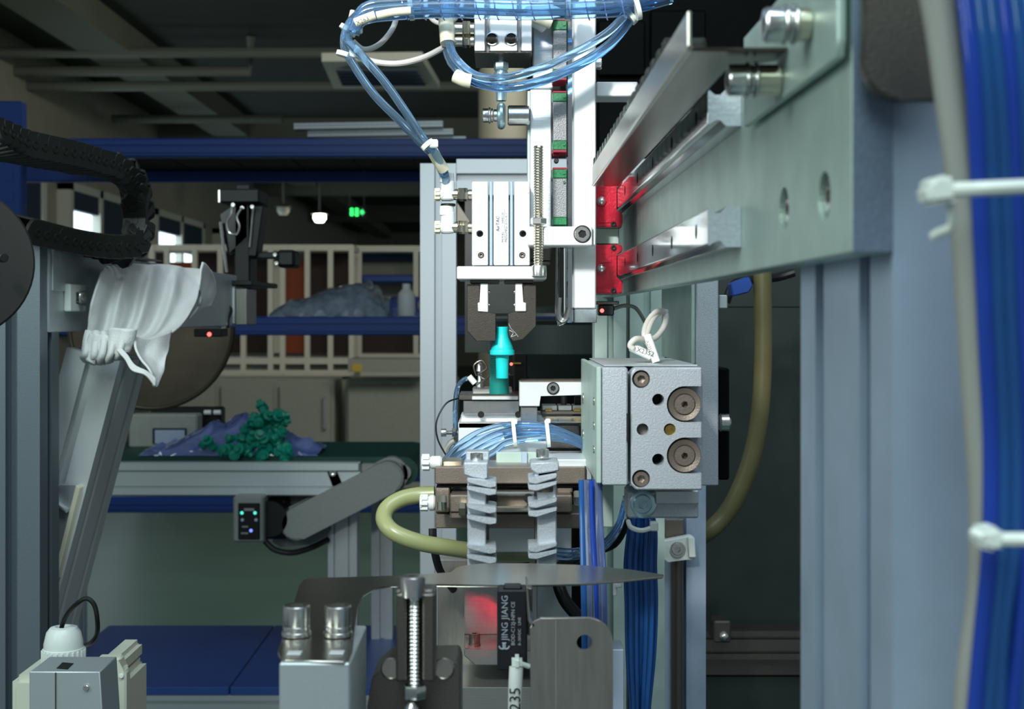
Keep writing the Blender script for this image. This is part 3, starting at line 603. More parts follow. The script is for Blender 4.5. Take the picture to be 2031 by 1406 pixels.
rb = T('roller_catch', 'small dark catch with shiny ball on the lower frame rail', 'catch', P(1436, 1275, 1.25)); part('body', MB().pbox(1416, 1232, 1450, 1275, 1.25, .025, .0015), 'steel_dark', rb)
part('ball', MB().lathe(P(1436, 1262, 1.25), FR, [(S(10, 1.25), 0), (S(9, 1.25), .002), (S(5, 1.25), .004), (0, .0046)], 16), 'steel', rb)
# vibratory bowl behind the centre
vb = T('feeder_bowl', 'dark round feeder bowl in the shade behind the gripped part', 'bowl', P(1100, 760, 1.35))
cb_ = V((P(1110, 0, 1.35).x, 1.42, P(0, 760, 1.35).z))
part('bowl', MB().lathe(cb_, Z1, [(.045, 0), (.075, .03), (.078, .06), (.082, .064), (.079, .066), (.072, .058), (.06, .04), (0, .035)], 48), 'bowl', vb)
part('stand', MB().cyl(V((cb_.x, cb_.y, 0)), Z1, .035, cb_.z, 24), 'dark_box', vb)
part('lid', MB().lathe(cb_+V((0, 0, .069)), Z1, [(.079, 0), (.079, .003), (0, .012)], 48), 'bowl', vb)
# ================================================================ machine table
tbm = T('machine_table', 'grey machine table plate under the foreground fixtures', 'table', (-.05, .5, 0))
part('plate', MB().box((-.20, .24, H-.256), (.072, .762, H-.241), .001), 'table', tbm)
for x in (-.18, .05):
    for y in (.27, .72): part('leg', MB().extr((x, y, 0), (x, y, H-.256), X1, Y1, .03, .03, 1, 1), 'alu', tbm)
# ================================================================ z axis: white back plate, guide, gripper
YZ = .66
zb_ = T('lift_plate', 'tall white aluminium plate of the vertical slide left of the red blocks', 'plate', P(1160, 640, YZ))
part('plate', MB().pbox(1138, -60, 1182, 612, YZ, .02, .0006), 'alu_white', zb_)
part('shaded_end', MB().prism([P(1140, 613, YZ+.001), P(1184, 613, YZ+.001), P(1184, 640, YZ+.004), P(1140, 640, YZ+.004)], (0, .016, 0), .0004), 'alu', zb_, label='lower end with its shade put into the grey')  # underside shade of the chamfer put into a greyer material
part('rail', MB().pbox(1124, -60, 1137, 640, YZ+.004, .012, .0006), 'rail', zb_)
part('rail', MB().pbox(1119, -60, 1124, 560, YZ+.008, .007, .0004), 'rail', zb_, label='darker groove strip of the guide rail') if False else None
part('top_link', MB().pbox(1183, 162, 1265, 191, YZ+.03, .02, .0005), 'alu_white', zb_)
sbolt(zb_, P(1193, 125, YZ+.01), X1, S(13, .67), .004, 'steel')
part('wiper_strip', MB().pbox(1104, 490, 1121, 636, YZ+.006, .006, .0006).tube([P(1106, 490, YZ+.004), P(1106, 632, YZ+.004), P(1118, 639, YZ+.004), P(1128, 630, YZ+.002)], .0009, 8, 3), 'clear', zb_)
part('grease', MB().tube([P(1108, 590, YZ+.003), P(1107, 618, YZ+.003), P(1112, 634, YZ+.003), P(1122, 632, YZ+.003), P(1128, 610, YZ+.003)], .0016, 8, 4), 'steel', zb_)
# guide carriages (green and red end caps)
for i, segs in enumerate((((36, 41, 'red_strip'), (41, 59, 'green_cap'), (59, 138, 'carriage'), (138, 154, 'green_cap'), (154, 159, 'red_strip')),
                          ((180, 184, 'red_strip'), (184, 201, 'green_cap'), (201, 279, 'carriage'), (279, 297, 'green_cap'), (297, 302, 'red_strip')),
                          ((332, 336, 'red_strip'), (336, 353, 'green_cap'), (353, 431, 'carriage'), (431, 446, 'green_cap')))):
    t = T('guide_carriage', ('topmost green capped guide carriage, behind the blue tubes', 'middle green capped guide carriage above the short gap', 'lowest green capped guide carriage, just above the clamp bar')[i], 'carriage', P(1110, segs[-1][1], YZ))
    for (a, b, m) in segs:
        nm = {'red_strip': 'seal', 'green_cap': 'end_cap', 'carriage': 'body'}[m]
        dx = 0 if m != 'carriage' else 1
        part(nm, MB().pbox(1096+dx, a, 1124, b, YZ-.002+dx*.0006, .018, .0003), m, t)
    for y in (segs[1][0]+8, segs[-2][0]+8): part('screw', MB().cyl(P(1119, y, YZ-.0022), FR, S(2.6, YZ), .0004, 10), 'green_cap', t)
rg_ = T('guide_screw', 'dark cap screw in the gap between two guide carriages', 'screw', P(1107, 318, YZ)); part('head', MB().cyl(P(1103, 320, YZ+.004), FR, S(5, YZ), .004, 14), 'black', rg_); part('collar', MB().pbox(1097, 304, 1110, 308, YZ+.002, .01, .0003), 'red_strip', rg_)
# slide plates
sp = T('upper_slide_plate', 'upper brushed aluminium slide plate behind the tube loop', 'plate', P(1077, 175, .675))
part('plate', MB().pbox(1057, -60, 1097, 175, .672, .012, .0006), 'alu_brush', sp)
for y in (42,): part('pin', MB().cyl(P(1047, y, .668), FR, S(2.5, .67), .002, 10), 'steel_dark', sp)
lp2 = T('lower_slide_plate', 'lower brushed aluminium slide plate carrying the gripper', 'plate', P(1074, 526, .668))
part('plate', MB().pbox(1051, 177, 1094, 500, .666, .012, .0006), 'alu_brush', lp2); part('edge_glass', MB().pbox(1046, 180, 1051, 500, .668, .010, .0003), 'alu_green', lp2)
part('foot', MB().pbox(1050, 490, 1094, 516, .664, .02, .0008).pprism([(1050, 517), (1094, 517), (1091, 526), (1050, 526)], .666, .018), 'steel_dark', lp2)
# rod end joint
re = T('rod_end', 'zinc rod end bearing joining the cylinder to the slide plate', 'joint', P(994, 255, .66))
part('shaft', MB().cyl(P(994, 128, .664), Z1, S(6, .66), S(30, .66), 16), 'steel', re)
nb = MB(); hexnut(nb, P(994, 140, .664), Z1, S(15, .66), S(16, .66)); part('nut', nb, 'zinc', re)
ey = MB().lathe(P(994, 200, .664), Z1, [(S(10, .66), 0), (S(11, .66), S(30, .66)), (S(14, .66), S(36, .66)), (S(14, .66), S(56, .66)), (S(11, .66), S(60, .66))], 20)
o = P(994, 230, .664); n = 24; R = S(25, .66); tR = S(8.5, .66)
ey.tube([o+V((math.sin(2*PI*k/n)*0, math.cos(2*PI*k/n)*R*.75, math.sin(2*PI*k/n)*R*.75)) for k in range(n)], tR, 10, 1, True); part('eye', ey, 'zinc', re)
part('spacer', MB().cyl(P(1007, 229, .664), X1, S(20, .66), S(44, .66), 28, .0006), 'steel', re)
sbolt(re, P(957, 229, .664), (-1, 0, 0), S(14, .66), S(12, .66), 'steel')
part('washer', MB().cyl(P(969, 229, .664), X1, S(16, .66), S(4, .66), 20).cyl(P(974, 229, .664), X1, S(14, .66), S(4, .66), 20).cyl(P(979, 229, .664), X1, S(12, .66), S(8, .66), 20), 'steel', re)
# upper cylinder
uc = T('air_cylinder', 'white compact air cylinder at the top, above the rod end', 'cylinder', P(997, 103, .655))
b = MB()
b.pprism([(941, -60), (962, -60), (962, 101), (941, 101)], .652, .034).pprism([(972, -60), (1026, -60), (1026, 101), (972, 101)], .652, .034).pprism([(1034, -60), (1055, -60), (1055, 101), (1034, 101)], .652, .034).pbox(960, -60, 1036, 101, .656, .028, 0)
body = part('body', b, 'alu_white', uc)
part('groove_rod', MB().tube([P(967, -60, .6545), P(967, 104, .6545)], S(3.4, .655), 10, 1).tube([P(1030, -60, .6545), P(1030, 104, .6545)], S(3.4, .655), 10, 1), 'steel', uc)
part('under_plate', MB().box(P(941, 103, .653), P(1055, 105, .653)+V((0, .04, 0)), .0003), 'steel_dark', uc)
for x in (972, 1018):
    s_ = 1 if x < 1000 else -1
    part('port', MB().lathe(P(x+4*s_, 77, .6514), FR, [(S(13.5, .65), 0), (S(13, .65), .0006), (S(11, .65), .0006), (S(11, .65), -.001)], 22), 'steel', uc); part('bore', MB().cyl(P(x+4*s_, 77, .6518), FR, S(12, .65), .0004, 22), 'hole', uc)
    tb_ = MB(); thread(tb_, P(x-9 if s_ > 0 else x-17, 79, .6506), X1, S(6.5, .65), S(24, .65), .0007); part('screw', tb_, 'steel_dark', uc)
for (x, y, hw) in ((905, 57, 12), (905, 82, 10)):
    f = MB(); hexnut(f, P(x+12, y, .66), X1, S(hw+3, .66), S(16, .66)); f.cyl(P(x-6, y, .66), X1, S(hw, .66), S(42, .66), 20); part('fitting', f, 'nickel', uc)
part('elbow', MB().cyl(P(886, 58, .656), X1, S(10, .66), S(16, .66), 18).cyl(P(872, 58, .656), X1, S(13, .66), S(10, .66), 14), 'fit_white', uc)
part('elbow', MB().cyl(P(892, 82, .662), X1, S(9, .66), S(14, .66), 18), 'fit_white', uc)
# gripper
gr = T('air_gripper', 'white parallel air gripper holding the turquoise connector', 'gripper', P(993, 677, YZ))
Yg = .646
b = MB().pprism([(936, 360), (968, 360), (968, 526), (936, 526)], Yg, .032).pprism([(979, 360), (1009, 360), (1009, 526), (979, 526)], Yg, .032).pprism([(1020, 360), (1051, 360), (1051, 526), (1020, 526)], Yg, .032).pbox(966, 360.5, 1022, 526, Yg+.003, .028, 0)
body = part('body', b, 'alu_white', gr)
part('groove_rod', MB().tube([P(974, 361, Yg+.0015), P(974, 526, Yg+.0015)], S(3.2, Yg), 10, 1).tube([P(1014.5, 361, Yg+.0015), P(1014.5, 526, Yg+.0015)], S(3.2, Yg), 10, 1), 'alu_blue', gr)
cut(body, MB().cyl(P(951.5, 463, Yg-.001), Y1, S(7, Yg), .01, 20).cyl(P(1037, 463, Yg-.001), Y1, S(7, Yg), .01, 20).cyl(P(954, 506, Yg-.001), Y1, S(6.5, Yg), .004, 20).cyl(P(1036, 506, Yg-.001), Y1, S(6.5, Yg), .004, 20))
for x in (951.5, 1037): part('bore', MB().cyl(P(x+1, 464, Yg+.0045), Y1, S(5, Yg), .0005, 16), 'hole', gr)
for x in (954, 1036): sbolt(gr, P(x, 506, Yg+.0006), FR, S(5.6, Yg), .003, 'steel_dark', 'screw')
text(gr, 'AirTAC', P(990.5, 459, Yg-.00015), Z1, (-1, 0, 0), S(9.5, Yg), 'ink')
text(gr, 'MODEL         HFKL20', P(999, 480, Yg-.00015), Z1, (-1, 0, 0), S(6.4, Yg), 'ink_grey')
text(gr, 'PRESS(MPa)  0.15~0.7', P(1006, 480, Yg-.00015), Z1, (-1, 0, 0), S(6.4, Yg), 'ink_grey')
part('print_lines', MB().pbox(992.6, 413, 993.2, 480, Yg-.0001, .0001, 0).pbox(1000.0, 413, 1000.6, 480, Yg-.0001, .0001, 0), 'ink_grey', gr)
text(gr, '02-G-2', P(1049, 384, Yg-.00015), Z1, (-1, 0, 0), S(5, Yg), 'ink_pale')
part('base_plate', MB().pbox(906, 528, 1084, 554, Yg-.004, .042, .0005), 'alu_white', gr)
part('slide_seat', MB().pbox(932, 555, 990, 562, Yg+.004, .02, .0003).pbox(1000, 555, 1058, 562, Yg+.004, .02, .0003), 'steel_dark', gr)
jl = part('jaw', MB().pprism([(926, 564), (952, 564), (952, 599.5), (947, 599.5), (947, 618), (968, 620), (983.5, 621), (983.5, 676), (945, 677), (926, 656)], Yg+.002, .016, .0003), 'steel_tool', gr)
part('finger', MB().pprism([(952.5, 562), (968, 562), (968, 619), (947.5, 617.5), (947.5, 600), (952.5, 600)], Yg+.001, .016, .0003), 'alu_white', jl)
jr = part('jaw', MB().pprism([(1063.5, 564), (1037, 564), (1037, 599.5), (1044, 599.5), (1044, 618), (1022, 618.5), (1007.5, 621), (1007.5, 658), (1010, 669), (1018, 677), (1037, 673), (1063.5, 647)], Yg+.002, .016, .0003), 'steel_tool', gr)
part('finger', MB().pprism([(1036.5, 562), (1022, 562), (1022, 617.5), (1043.5, 617.5), (1043.5, 600), (1036.5, 600)], Yg+.001, .016, .0003), 'alu_white', jr)
for (x, y, s_) in ((968, 579, 1), (968, 605, 1), (1022, 579, -1), (1022, 605, -1)): part('screw', MB().cyl(P(x, y, Yg+.006), (s_, 0, 0), S(4, Yg), S(4, Yg), 12), 'steel', jl if s_ > 0 else jr)
part('scratch', MB().tube([P(1009, 642, Yg+.0019), P(1014, 652, Yg+.0019), P(1022, 660, Yg+.0019), P(1028, 668, Yg+.0019)], .00018, 5, 4).tube([P(1010, 655, Yg+.0019), P(1018, 660, Yg+.0019), P(1014, 668, Yg+.0019), P(1024, 664, Yg+.0019)], .00018, 5, 4), 'alu', jr)
# speed controllers on the gripper
for i, y in enumerate((386, 451)):
    t = T('speed_controller', ('upper white speed controller fitting left of the gripper, under the tubes', 'lower white speed controller fitting left of the gripper')[i], 'fitting', P(895, y+15, Yg+.012)); Yf = Yg+.014
    f = MB(); hexnut(f, P(908, y, Yf), X1, S(13.5, Yf), S(20, Yf)); f.cyl(P(895, y, Yf), X1, S(11, Yf), S(13, Yf), 20).cyl(P(928, y, Yf), X1, S(10, Yf), S(9, Yf), 20); part('nipple', f, 'nickel', t)
    part('body', MB().cyl(P(874, y, Yf), X1, S(13, Yf), S(23, Yf), 22, .0008).cyl(P(888, y+12, Yf), Z1, S(14, Yf), S(40 if i == 0 else 44, Yf), 22, .0008).lathe(P(886, y-28, Yf), Z1, [(S(14.5, Yf), -S(4, Yf)), (S(15, Yf), S(4, Yf)), (S(14, Yf), S(14, Yf)), (S(9, Yf), S(15, Yf))], 22), 'fit_white', t)
    kn = MB().cyl(P(863, y, Yf), X1, S(9, Yf), S(12, Yf), 16)
    for k in range(8):
        a = 2*PI*k/8; kn.box(P(862, y, Yf)+V((0, math.cos(a)*S(10.5, Yf)-.0006, math.sin(a)*S(10.5, Yf)-.0006)), P(873, y, Yf)+V((0, math.cos(a)*S(10.5, Yf)+.0006, math.sin(a)*S(10.5, Yf)+.0006)), .0002)
    part('knob', kn.cyl(P(862, y, Yf), X1, S(12, Yf), S(3, Yf), 16), 'ivory', t)
    if i: part('collar', MB().cyl(P(889, 409, Yf), Z1, S(14.6, Yf), S(5, Yf), 22), 'black', t)
# gripped connector and lower one
cn = T('connector', 'bright turquoise plastic connector held in the gripper jaws', 'connector', P(996, 750, YZ))
Yk = YZ-.004
def Lz(pr, y0): return [(S(r, Yk), S(y0-y, Yk)) for r, y in pr]
part('body', MB().lathe(P(996, 750, Yk), Z1, Lz([(0, 750), (11.6, 750), (11.8, 749), (13, 706), (20, 704)], 750)+Lz([(20, 704), (22, 692), (20.5, 686), (13, 668), (12, 660), (12, 649), (11, 648), (0, 648)], 750), 32), 'cyan', cn)
part('flange', MB().lathe(P(996, 704, Yk), Z1, [(S(22, Yk), 0), (S(24.5, Yk), .0003), (S(24.5, Yk), S(8, Yk)), (S(24, Yk), S(10, Yk)), (S(20, Yk), S(10.3, Yk))], 6 if False else 28), 'cyan', cn)
cn2 = T('lower_connector', 'darker teal ribbed connector standing in the nest below the gripped one', 'connector', P(990, 782, .69))
part('body', MB().lathe(P(990, 782, .69), Z1, [(S(19.5, .69), 0), (S(19, .69), S(38, .69)), (S(18, .69), S(60, .69)), (S(17, .69), S(78, .69)), (S(13, .69), S(78, .69)), (S(12, .69), S(30, .69)), (0, S(28, .69))], 32), 'teal', cn2)
rbm = MB()
for k in range(9): rbm.lathe(P(990, 740-k*4.2, .69), Z1, [(S(18.6, .69), 0), (S(19.6, .69), S(1, .69)), (S(19.6, .69), S(2.4, .69)), (S(18.6, .69), S(3.2, .69))], 28)
part('ribs', rbm, 'teal', cn2)
# clamp bar and stop screw
cbr = T('stop_bar', 'small aluminium stop bar with a big socket screw across the guide', 'bar', P(1112, 487, Yg-.006)); Yb = Yg-.008
part('bar', MB().pbox(1047, 449, 1175, 487, Yb, .02, .0005), 'alu_white', cbr); part('shim', MB().pbox(1176, 452, 1181, 486, Yb+.003, .012, .0003), 'alu_white', cbr)
part('counterbore', MB().lathe(P(1155, 464, Yb-.0003), FR, [(S(17.5, Yb), -.0002), (S(17.5, Yb), .0001), (S(16, Yb), .0001)], 28), 'hole', cbr); sbolt(cbr, P(1155, 464, Yb-.0012), FR, S(15.5, Yb), .0014, 'steel')
ss = T('stop_screw', 'long threaded stop screw with nut passing down through the stop bar', 'screw', P(1069, 552, Yb)); ys = Yb+.008
tb_ = MB(); thread(tb_, V((P(1067, 0, ys).x, Yb-.001, P(0, 530, ys).z)), Z1, S(10, ys), S(236, ys), .0013); part('thread', tb_, 'nickel', ss)
nb = MB(); hexnut(nb, V((P(1067, 0, ys).x, Yb-.001, P(0, 448, ys).z)), Z1, S(16, ys), S(13, ys)); part('nut', nb, 'steel', ss)
hb = MB().lathe(V((P(1068, 0, ys).x, Yb-.001, P(0, 551, ys).z)), Z1, [(S(12, ys), 0), (S(15, ys), S(2, ys)), (S(15, ys), S(20, ys)), (S(14, ys), S(23, ys)), (S(8, ys), S(23, ys))], 28); part('head', hb, 'steel', ss)
# ---- blue air tubes
TB = S(8.2, .66)
def bundle(name, label, path, offs, r, m='tube_blue', cat='tubing'):
    t = T(name, label, cat, path[len(path)//2])
    for (dx, dy, dz) in offs: part('tube', MB().tube([p+V((S(dx, .66), S(dy, .66), S(-dz, .66))) for p in path], r, 12, 7), m, t)
    return t
def tie(parent, c, axis, R, wd=.0012, m='nylon', head=None, sx=1.0):
    ax = V(axis).normalized(); u = ax.orthogonal().normalized(); v = ax.cross(u)
    b = MB().lathe(c, ax, [(R, -wd), (R+.0006, -wd), (R+.0006, wd), (R, wd), (R, -wd)], 24)
    if head: b.box(V(head)-V((.0022, .0018, .002)), V(head)+V((.0022, .0018, .002)), .0006)
    return part('cable_tie', b, m, parent)
YT = .63
pA = [P(885, 362, .66), P(880, 345, .655), P(862, 308, .645), P(838, 283, .638), P(795, 232, .632), P(748, 178, .63), P(706, 122, .63), P(684, 85, .63), P(690, 50, .63), P(722, 26, .63), P(790, 16, .63), P(900, 12, .63), P(1030, 16, .63), P(1150, 13, .63), P(1240, 8, .635), P(1330, -14, .66)]
ta = bundle('air_tubing', 'long clear blue tube loop from the gripper up along the top edge', pA, [], TB)
pA1 = [p.copy() for p in pA]; pA2 = [p.copy() for p in pA]
for i, (dx, dz) in enumerate(((0, 0), (2, 0), (3, 0), (6, 0), (12, -6), (17, -12), (14, -8), (6, -4), (0, 6), (0, 10), (0, 9), (0, 10), (0, 10), (0, 10), (0, 8), (0, 6))):
    k = S(1, .64); pA1[i] += V((dx*k, -.002, -dz*k*1.0)); pA2[i] += V((-dx*.4*k, .003, dz*k*.6))
for pp in (pA1, pA2): part('tube', MB().tube(pp, TB, 12, 7), 'tube_blue', ta)
for dz, dy in ((14, .002), (-11, -.001), (3, -.005)):
    q = [p+V((0, dy, -S(dz, .63))) for p in pA[8:]]; q[0] = pA[8]+V((.002+dz*.0001, dy, -.004)); part('tube', MB().tube(q, TB*.95, 12, 7), 'tube_blue', ta)
for (i, R, axx) in (((848, 287), 12, (1, 0, -1.2)), ((682, 108), 13, (.3, 0, 1)), ((690, 60), 16, (.7, 0, 1)), ((815, 14), 24, (1, 0, .1)), ((1126, 14), 24, (1, 0, 0)), ((1262, 14), 24, (1, 0, .3))):
    tie(ta, P(i[0], i[1], .634), axx, S(R, .634), .0011, 'nylon', P(i[0]+(20 if i[0] < 700 else 12), i[1]-(18 if i[1] < 30 else 2), .633) if i[0] < 1200 else None)
part('label_sleeve', MB().tube([P(858, 300, .645), P(868, 318, .647), P(880, 336, .651)], S(11.5, .65), 16, 4), 'ivory', ta)
# spiral wrap round the top run
sw = MB()
for k in range(13):
    x = 800+k*36; c = P(x, 13, .632); R = S(27, .632); a0 = [c+V((S(12, .63)*(t_/12-.5)*1.6, -math.cos(PI*t_/12*1.0)*0-math.sin(PI*t_/12)*R*.9, math.cos(PI*t_/12)*R)) for t_ in range(13)]
    sw.tube(a0, .00035, 5, 1)
part('spiral_wrap', sw, 'tube_clear', ta)
pB = [P(1290, -8, .655), P(1262, 12, .648), P(1248, 34, .64), P(1205, 82, .635), P(1140, 122, .63), P(1070, 152, .628), P(1000, 166, .63), P(945, 158, .635), P(908, 130, .64), P(890, 96, .645), P(886, 50, .65), P(886, 5, .655), P(886, -40, .66)]
tb2 = T('tubing_loop', 'second clear blue tube loop sagging across the slide plates', 'tubing', pB[6])
for k_, (u0, u1, u2) in enumerate(((-9, 3, -.002), (6, 10, .002), (3, -8, .004))):
    q = []
    for i, p in enumerate(pB):
        f = math.sin(PI*min(1, i/7)) if i < 7 else 0
        q.append(p+V((S(u1 if i >= 7 else 0, .63)*.6, u2*1.2, -S(u0*(.6+1.2*f), .63))))
    part('tube', MB().tube(q, TB, 12, 7), 'tube_blue', tb2)
part('label_sleeve', MB().tube([P(934, 161, .632), P(920, 158, .632), P(903, 150, .633)], S(14, .63), 16, 4), 'ivory', tb2); part('label_sleeve', MB().tube([P(888, 86, .644), P(886, 62, .646), P(884, 34, .648)], S(15, .645), 16, 4), 'ivory', tb2)
tie(tb2, P(1246, 30, .642), (1, 0, 1), S(20, .64), .0012, 'nylon')
# white cables
single('white_cable', MB().tube([P(700, 22, .64), P(692, 70, .637), P(706, 106, .635), P(740, 122, .634), P(790, 126, .635), P(840, 114, .64), P(880, 94, .65), P(905, 80, .66)], S(6, .64), 10), 'cable_white', 'long white printed cable sagging under the blue tubes to the cylinder', 'cable')
single('white_cable', MB().tube([P(788, 28, .645), P(778, 58, .645), P(752, 88, .645), P(722, 98, .645), P(700, 82, .643)], S(5.5, .645), 10), 'cable_white', 'short white cable curling down inside the tube loop', 'cable')
single('white_cable', MB().tube([P(843, -10, .66), P(850, 28, .66), P(870, 46, .662), P(900, 40, .665), P(914, 12, .665), P(918, -14, .665)], S(4.6, .66), 10), 'cable_white', 'thin white cable loop hanging left of the top cylinder', 'cable')
t = T('marker_sleeve', 'white printed marker sleeves on the cable at the tube bend', 'label', P(720, 45, .628))
part('sleeve', MB().tube([P(704, 46, .621), P(722, 38, .621), P(744, 30, .621)], S(9, .622), 14, 3), 'ivory', t); part('sleeve', MB().tube([P(747, 31, .622), P(780, 24, .622), P(815, 21, .622)], S(8, .622), 14, 3), 'ivory', t)
text(t, 'X263', P(708, 50, .6068), (1, 0, .42), (-.42, 0, 1), S(12, .62), 'ink')
for k in range(2):
    t = single('cable_wrap', MB().lathe(P(1060+k*20, 14+k*8, .66), (1, .3, -.6), [(.0088, -.006), (.0095, -.006), (.0085, .010), (.0078, .010)], 24) if k == 0 else MB().lathe(P(1072, 32, .655), (1, .2, -.3), [(.004, -.008), (.0045, .006), (.0038, .006)], 20), 'white' if k == 0 else 'ivory', ('white plastic cable wrap hanging under the tubes at the top cylinder', 'cream cable end poking out of the white wrap')[k], 'cable')
# ================================================================ nest assembly under the gripper
YN = .685
ns = T('nest_block', 'machined steel nest block under the turquoise connector', 'block', P(975, 822, YN))
part('top_plate', MB().pbox(910, 782, 1030, 793, YN-.001, .03, .0004), 'steel_dark', ns); part('strip', MB().pbox(936, 786, 1028, 793, YN-.003, .012, .0003), 'alu_white', ns)
part('body', MB().pbox(919, 794, 1030, 822, YN, .03, .0004), 'steel', ns, label='speckled bright steel body')
part('back_step', MB().pbox(937, 770, 1016, 783, YN+.012, .02, .0004), 'steel', ns)
for x in (954, 1028): part('notch', MB().lathe(P(x, 822, YN-.0002), FR, [(S(6.5, YN), 0), (S(6.5, YN), .0004), (0, .0004)], 18), 'hole', ns)
bx = T('valve_box', 'bright sheet steel box below the nest block', 'box', P(995, 960, YN))
part('front_plate', MB().pbox(909, 838, 1085, 900, YN-.006, .003, .0004), 'alu_white', bx); part('back_plate', MB().pbox(914, 822, 1085, 838, YN+.004, .02, .0004), 'alu_brush', bx)
part('shelf', MB().box(P(909, 838, YN-.006), P(1085, 840, YN+.02)+V((0, .01, 0)), 0), 'alu_white', bx); part('side', MB().pbox(1086, 838, 1162, 900, YN+.01, .02, .0004), 'steel_dark', bx)
part('column', MB().box((P(930, 0, YN).x, .765, 0), (P(1150, 0, YN).x, .785, P(0, 842, YN).z), .0005), 'alu_plain', bx); part('bridge', MB().box((P(930, 0, YN).x, YN+.0005, P(0, 890, YN).z), (P(1150, 0, YN).x, .7645, P(0, 842, YN).z), .0005), 'steel_dark', bx)
sbolt(bx, P(875, 858, YN), (-1, 0, 0), S(8, YN), S(10, YN), 'steel'); tb_ = MB(); thread(tb_, P(884, 858, YN), X1, S(4.5, YN), S(26, YN), .0007); hexnut(tb_, P(897, 858, YN), X1, S(10, YN), S(8, YN)); part('set_screw', tb_, 'steel', bx)
hk = T('hook_bracket', 'white L shaped bracket with socket screw right of the nest', 'bracket', P(1095, 835, YN-.01)); Yh = YN-.012
hp = part('arm', MB().pprism([(1030, 757), (1165, 757), (1165, 784), (1071, 784), (1071, 806), (1030, 806)], Yh, .02, .0004), 'alu_white', hk)
part('foot', MB().pbox(1033, 808, 1066, 838, Yh+.001, .016, .0004), 'steel', hk); part('top_edge', MB().box(P(1033, 755, Yh), P(1165, 757, Yh)+V((0, .022, 0))), 'steel_brown', hk)
part('counterbore', MB().lathe(P(1097, 770, Yh-.0002), FR, [(S(12.5, Yh), 0), (S(12.5, Yh), .0003), (S(11, Yh), .0003)], 24), 'hole', hk); sbolt(hk, P(1097, 770, Yh-.0012), FR, S(10.5, Yh), .0012, 'steel')
sl = T('mini_slide', 'small slide with white segments and dark pins beneath the hook bracket', 'slide', P(1120, 838, YN+.004)); 
for (a, b) in ((1076, 1105), (1107, 1134), (1136, 1164)): part('segment', MB().pbox(a, 804, b, 814, YN+.002, .014, .0003), 'alu_white', sl)
part('base', MB().pbox(1074, 815, 1166, 822, YN, .02, .0003), 'steel_dark', sl); part('pin', MB().cyl(P(1118, 804, YN+.008), Z1, S(6, YN), S(22, YN), 14), 'steel_dark', sl); part('socket', MB().pbox(1140, 787, 1156, 804, YN+.006, .006, .0004), 'black', sl)
for x in (1088, 1145): part('spring', MB().pbox(x-7, 811, x+7, 816, YN-.0005, .004, .0002), 'brass', sl)
part('cover', MB().prism([P(1074, 824, YN), P(1166, 824, YN), P(1166, 836, YN-.014), P(1088, 836, YN-.014)], (0, 0, -.0006)), 'steel', sl)
# sensor cluster behind the nest
fs = T('fibre_sensor', 'black fibre sensor with tiny red light right of the connectors', 'sensor', P(1035, 780, .80)); part('body', MB().pbox(1018, 702, 1046, 780, .735, .02, .001), 'black', fs); part('light', MB().lathe(P(1014, 722, .733), FR, [(.0009, 0), (.0007, .0004), (0, .0005)], 10), 'led_red', fs); part('tip', MB().cyl(P(1016, 721, .734), X1, S(3, .74), S(18, .74), 10), 'brass', fs); part('base', MB().pbox(1005, 745, 1050, 1390, .738, .015, .001), 'black', fs)
vc = T('vacuum_nozzle', 'little steel nozzle with blue tube and tag left of the teal connector', 'nozzle', P(952, 782, .715)); part('nozzle', MB().lathe(P(952, 783, .715), Z1, [(S(12, .7), 0), (S(12, .7), S(10, .7)), (S(8, .7), S(12, .7)), (S(9, .7), S(24, .7)), (S(5, .7), S(30, .7)), (S(5, .7), S(45, .7)), (S(8, .7), S(48, .7)), (S(6, .7), S(62, .7)), (S(2, .7), S(66, .7))], 16), 'steel', vc)
part('wire', MB().tube([P(945, 745, .71), P(940, 725, .71), P(955, 715, .71), P(965, 730, .71), P(950, 742, .71), P(962, 752, .71)], S(2, .7), 6).tube([P(950, 760, .709), P(968, 748, .709), P(975, 725, .712)], S(1.6, .7), 6), 'steel_dark', vc)
part('tube', MB().tube([P(936, 752, .70), P(922, 752, .70), P(908, 768, .70), P(903, 800, .70), P(903, 840, .70), P(905, 890, .70)], S(5, .7), 10), 'tube_blue', vc); part('tag', MB().tube([P(930, 746, .699), P(942, 760, .699)], S(6, .7), 10, 1), 'white', vc)
single('black_wire', MB().tube([P(910, 790, .675), P(885, 800, .67), P(866, 835, .668), P(868, 870, .668), P(884, 902, .668)], S(1.8, .67), 8), 'rubber', 'thin black wire bowing left of the nest block', 'wire')
single('grey_cable', MB().tube([P(910, 870, .69), P(892, 880, .69), P(884, 900, .69), P(890, 930, .69)], S(6, .69), 8), 'grey_hose', 'grey cable stub behind the blue tube arch', 'cable')
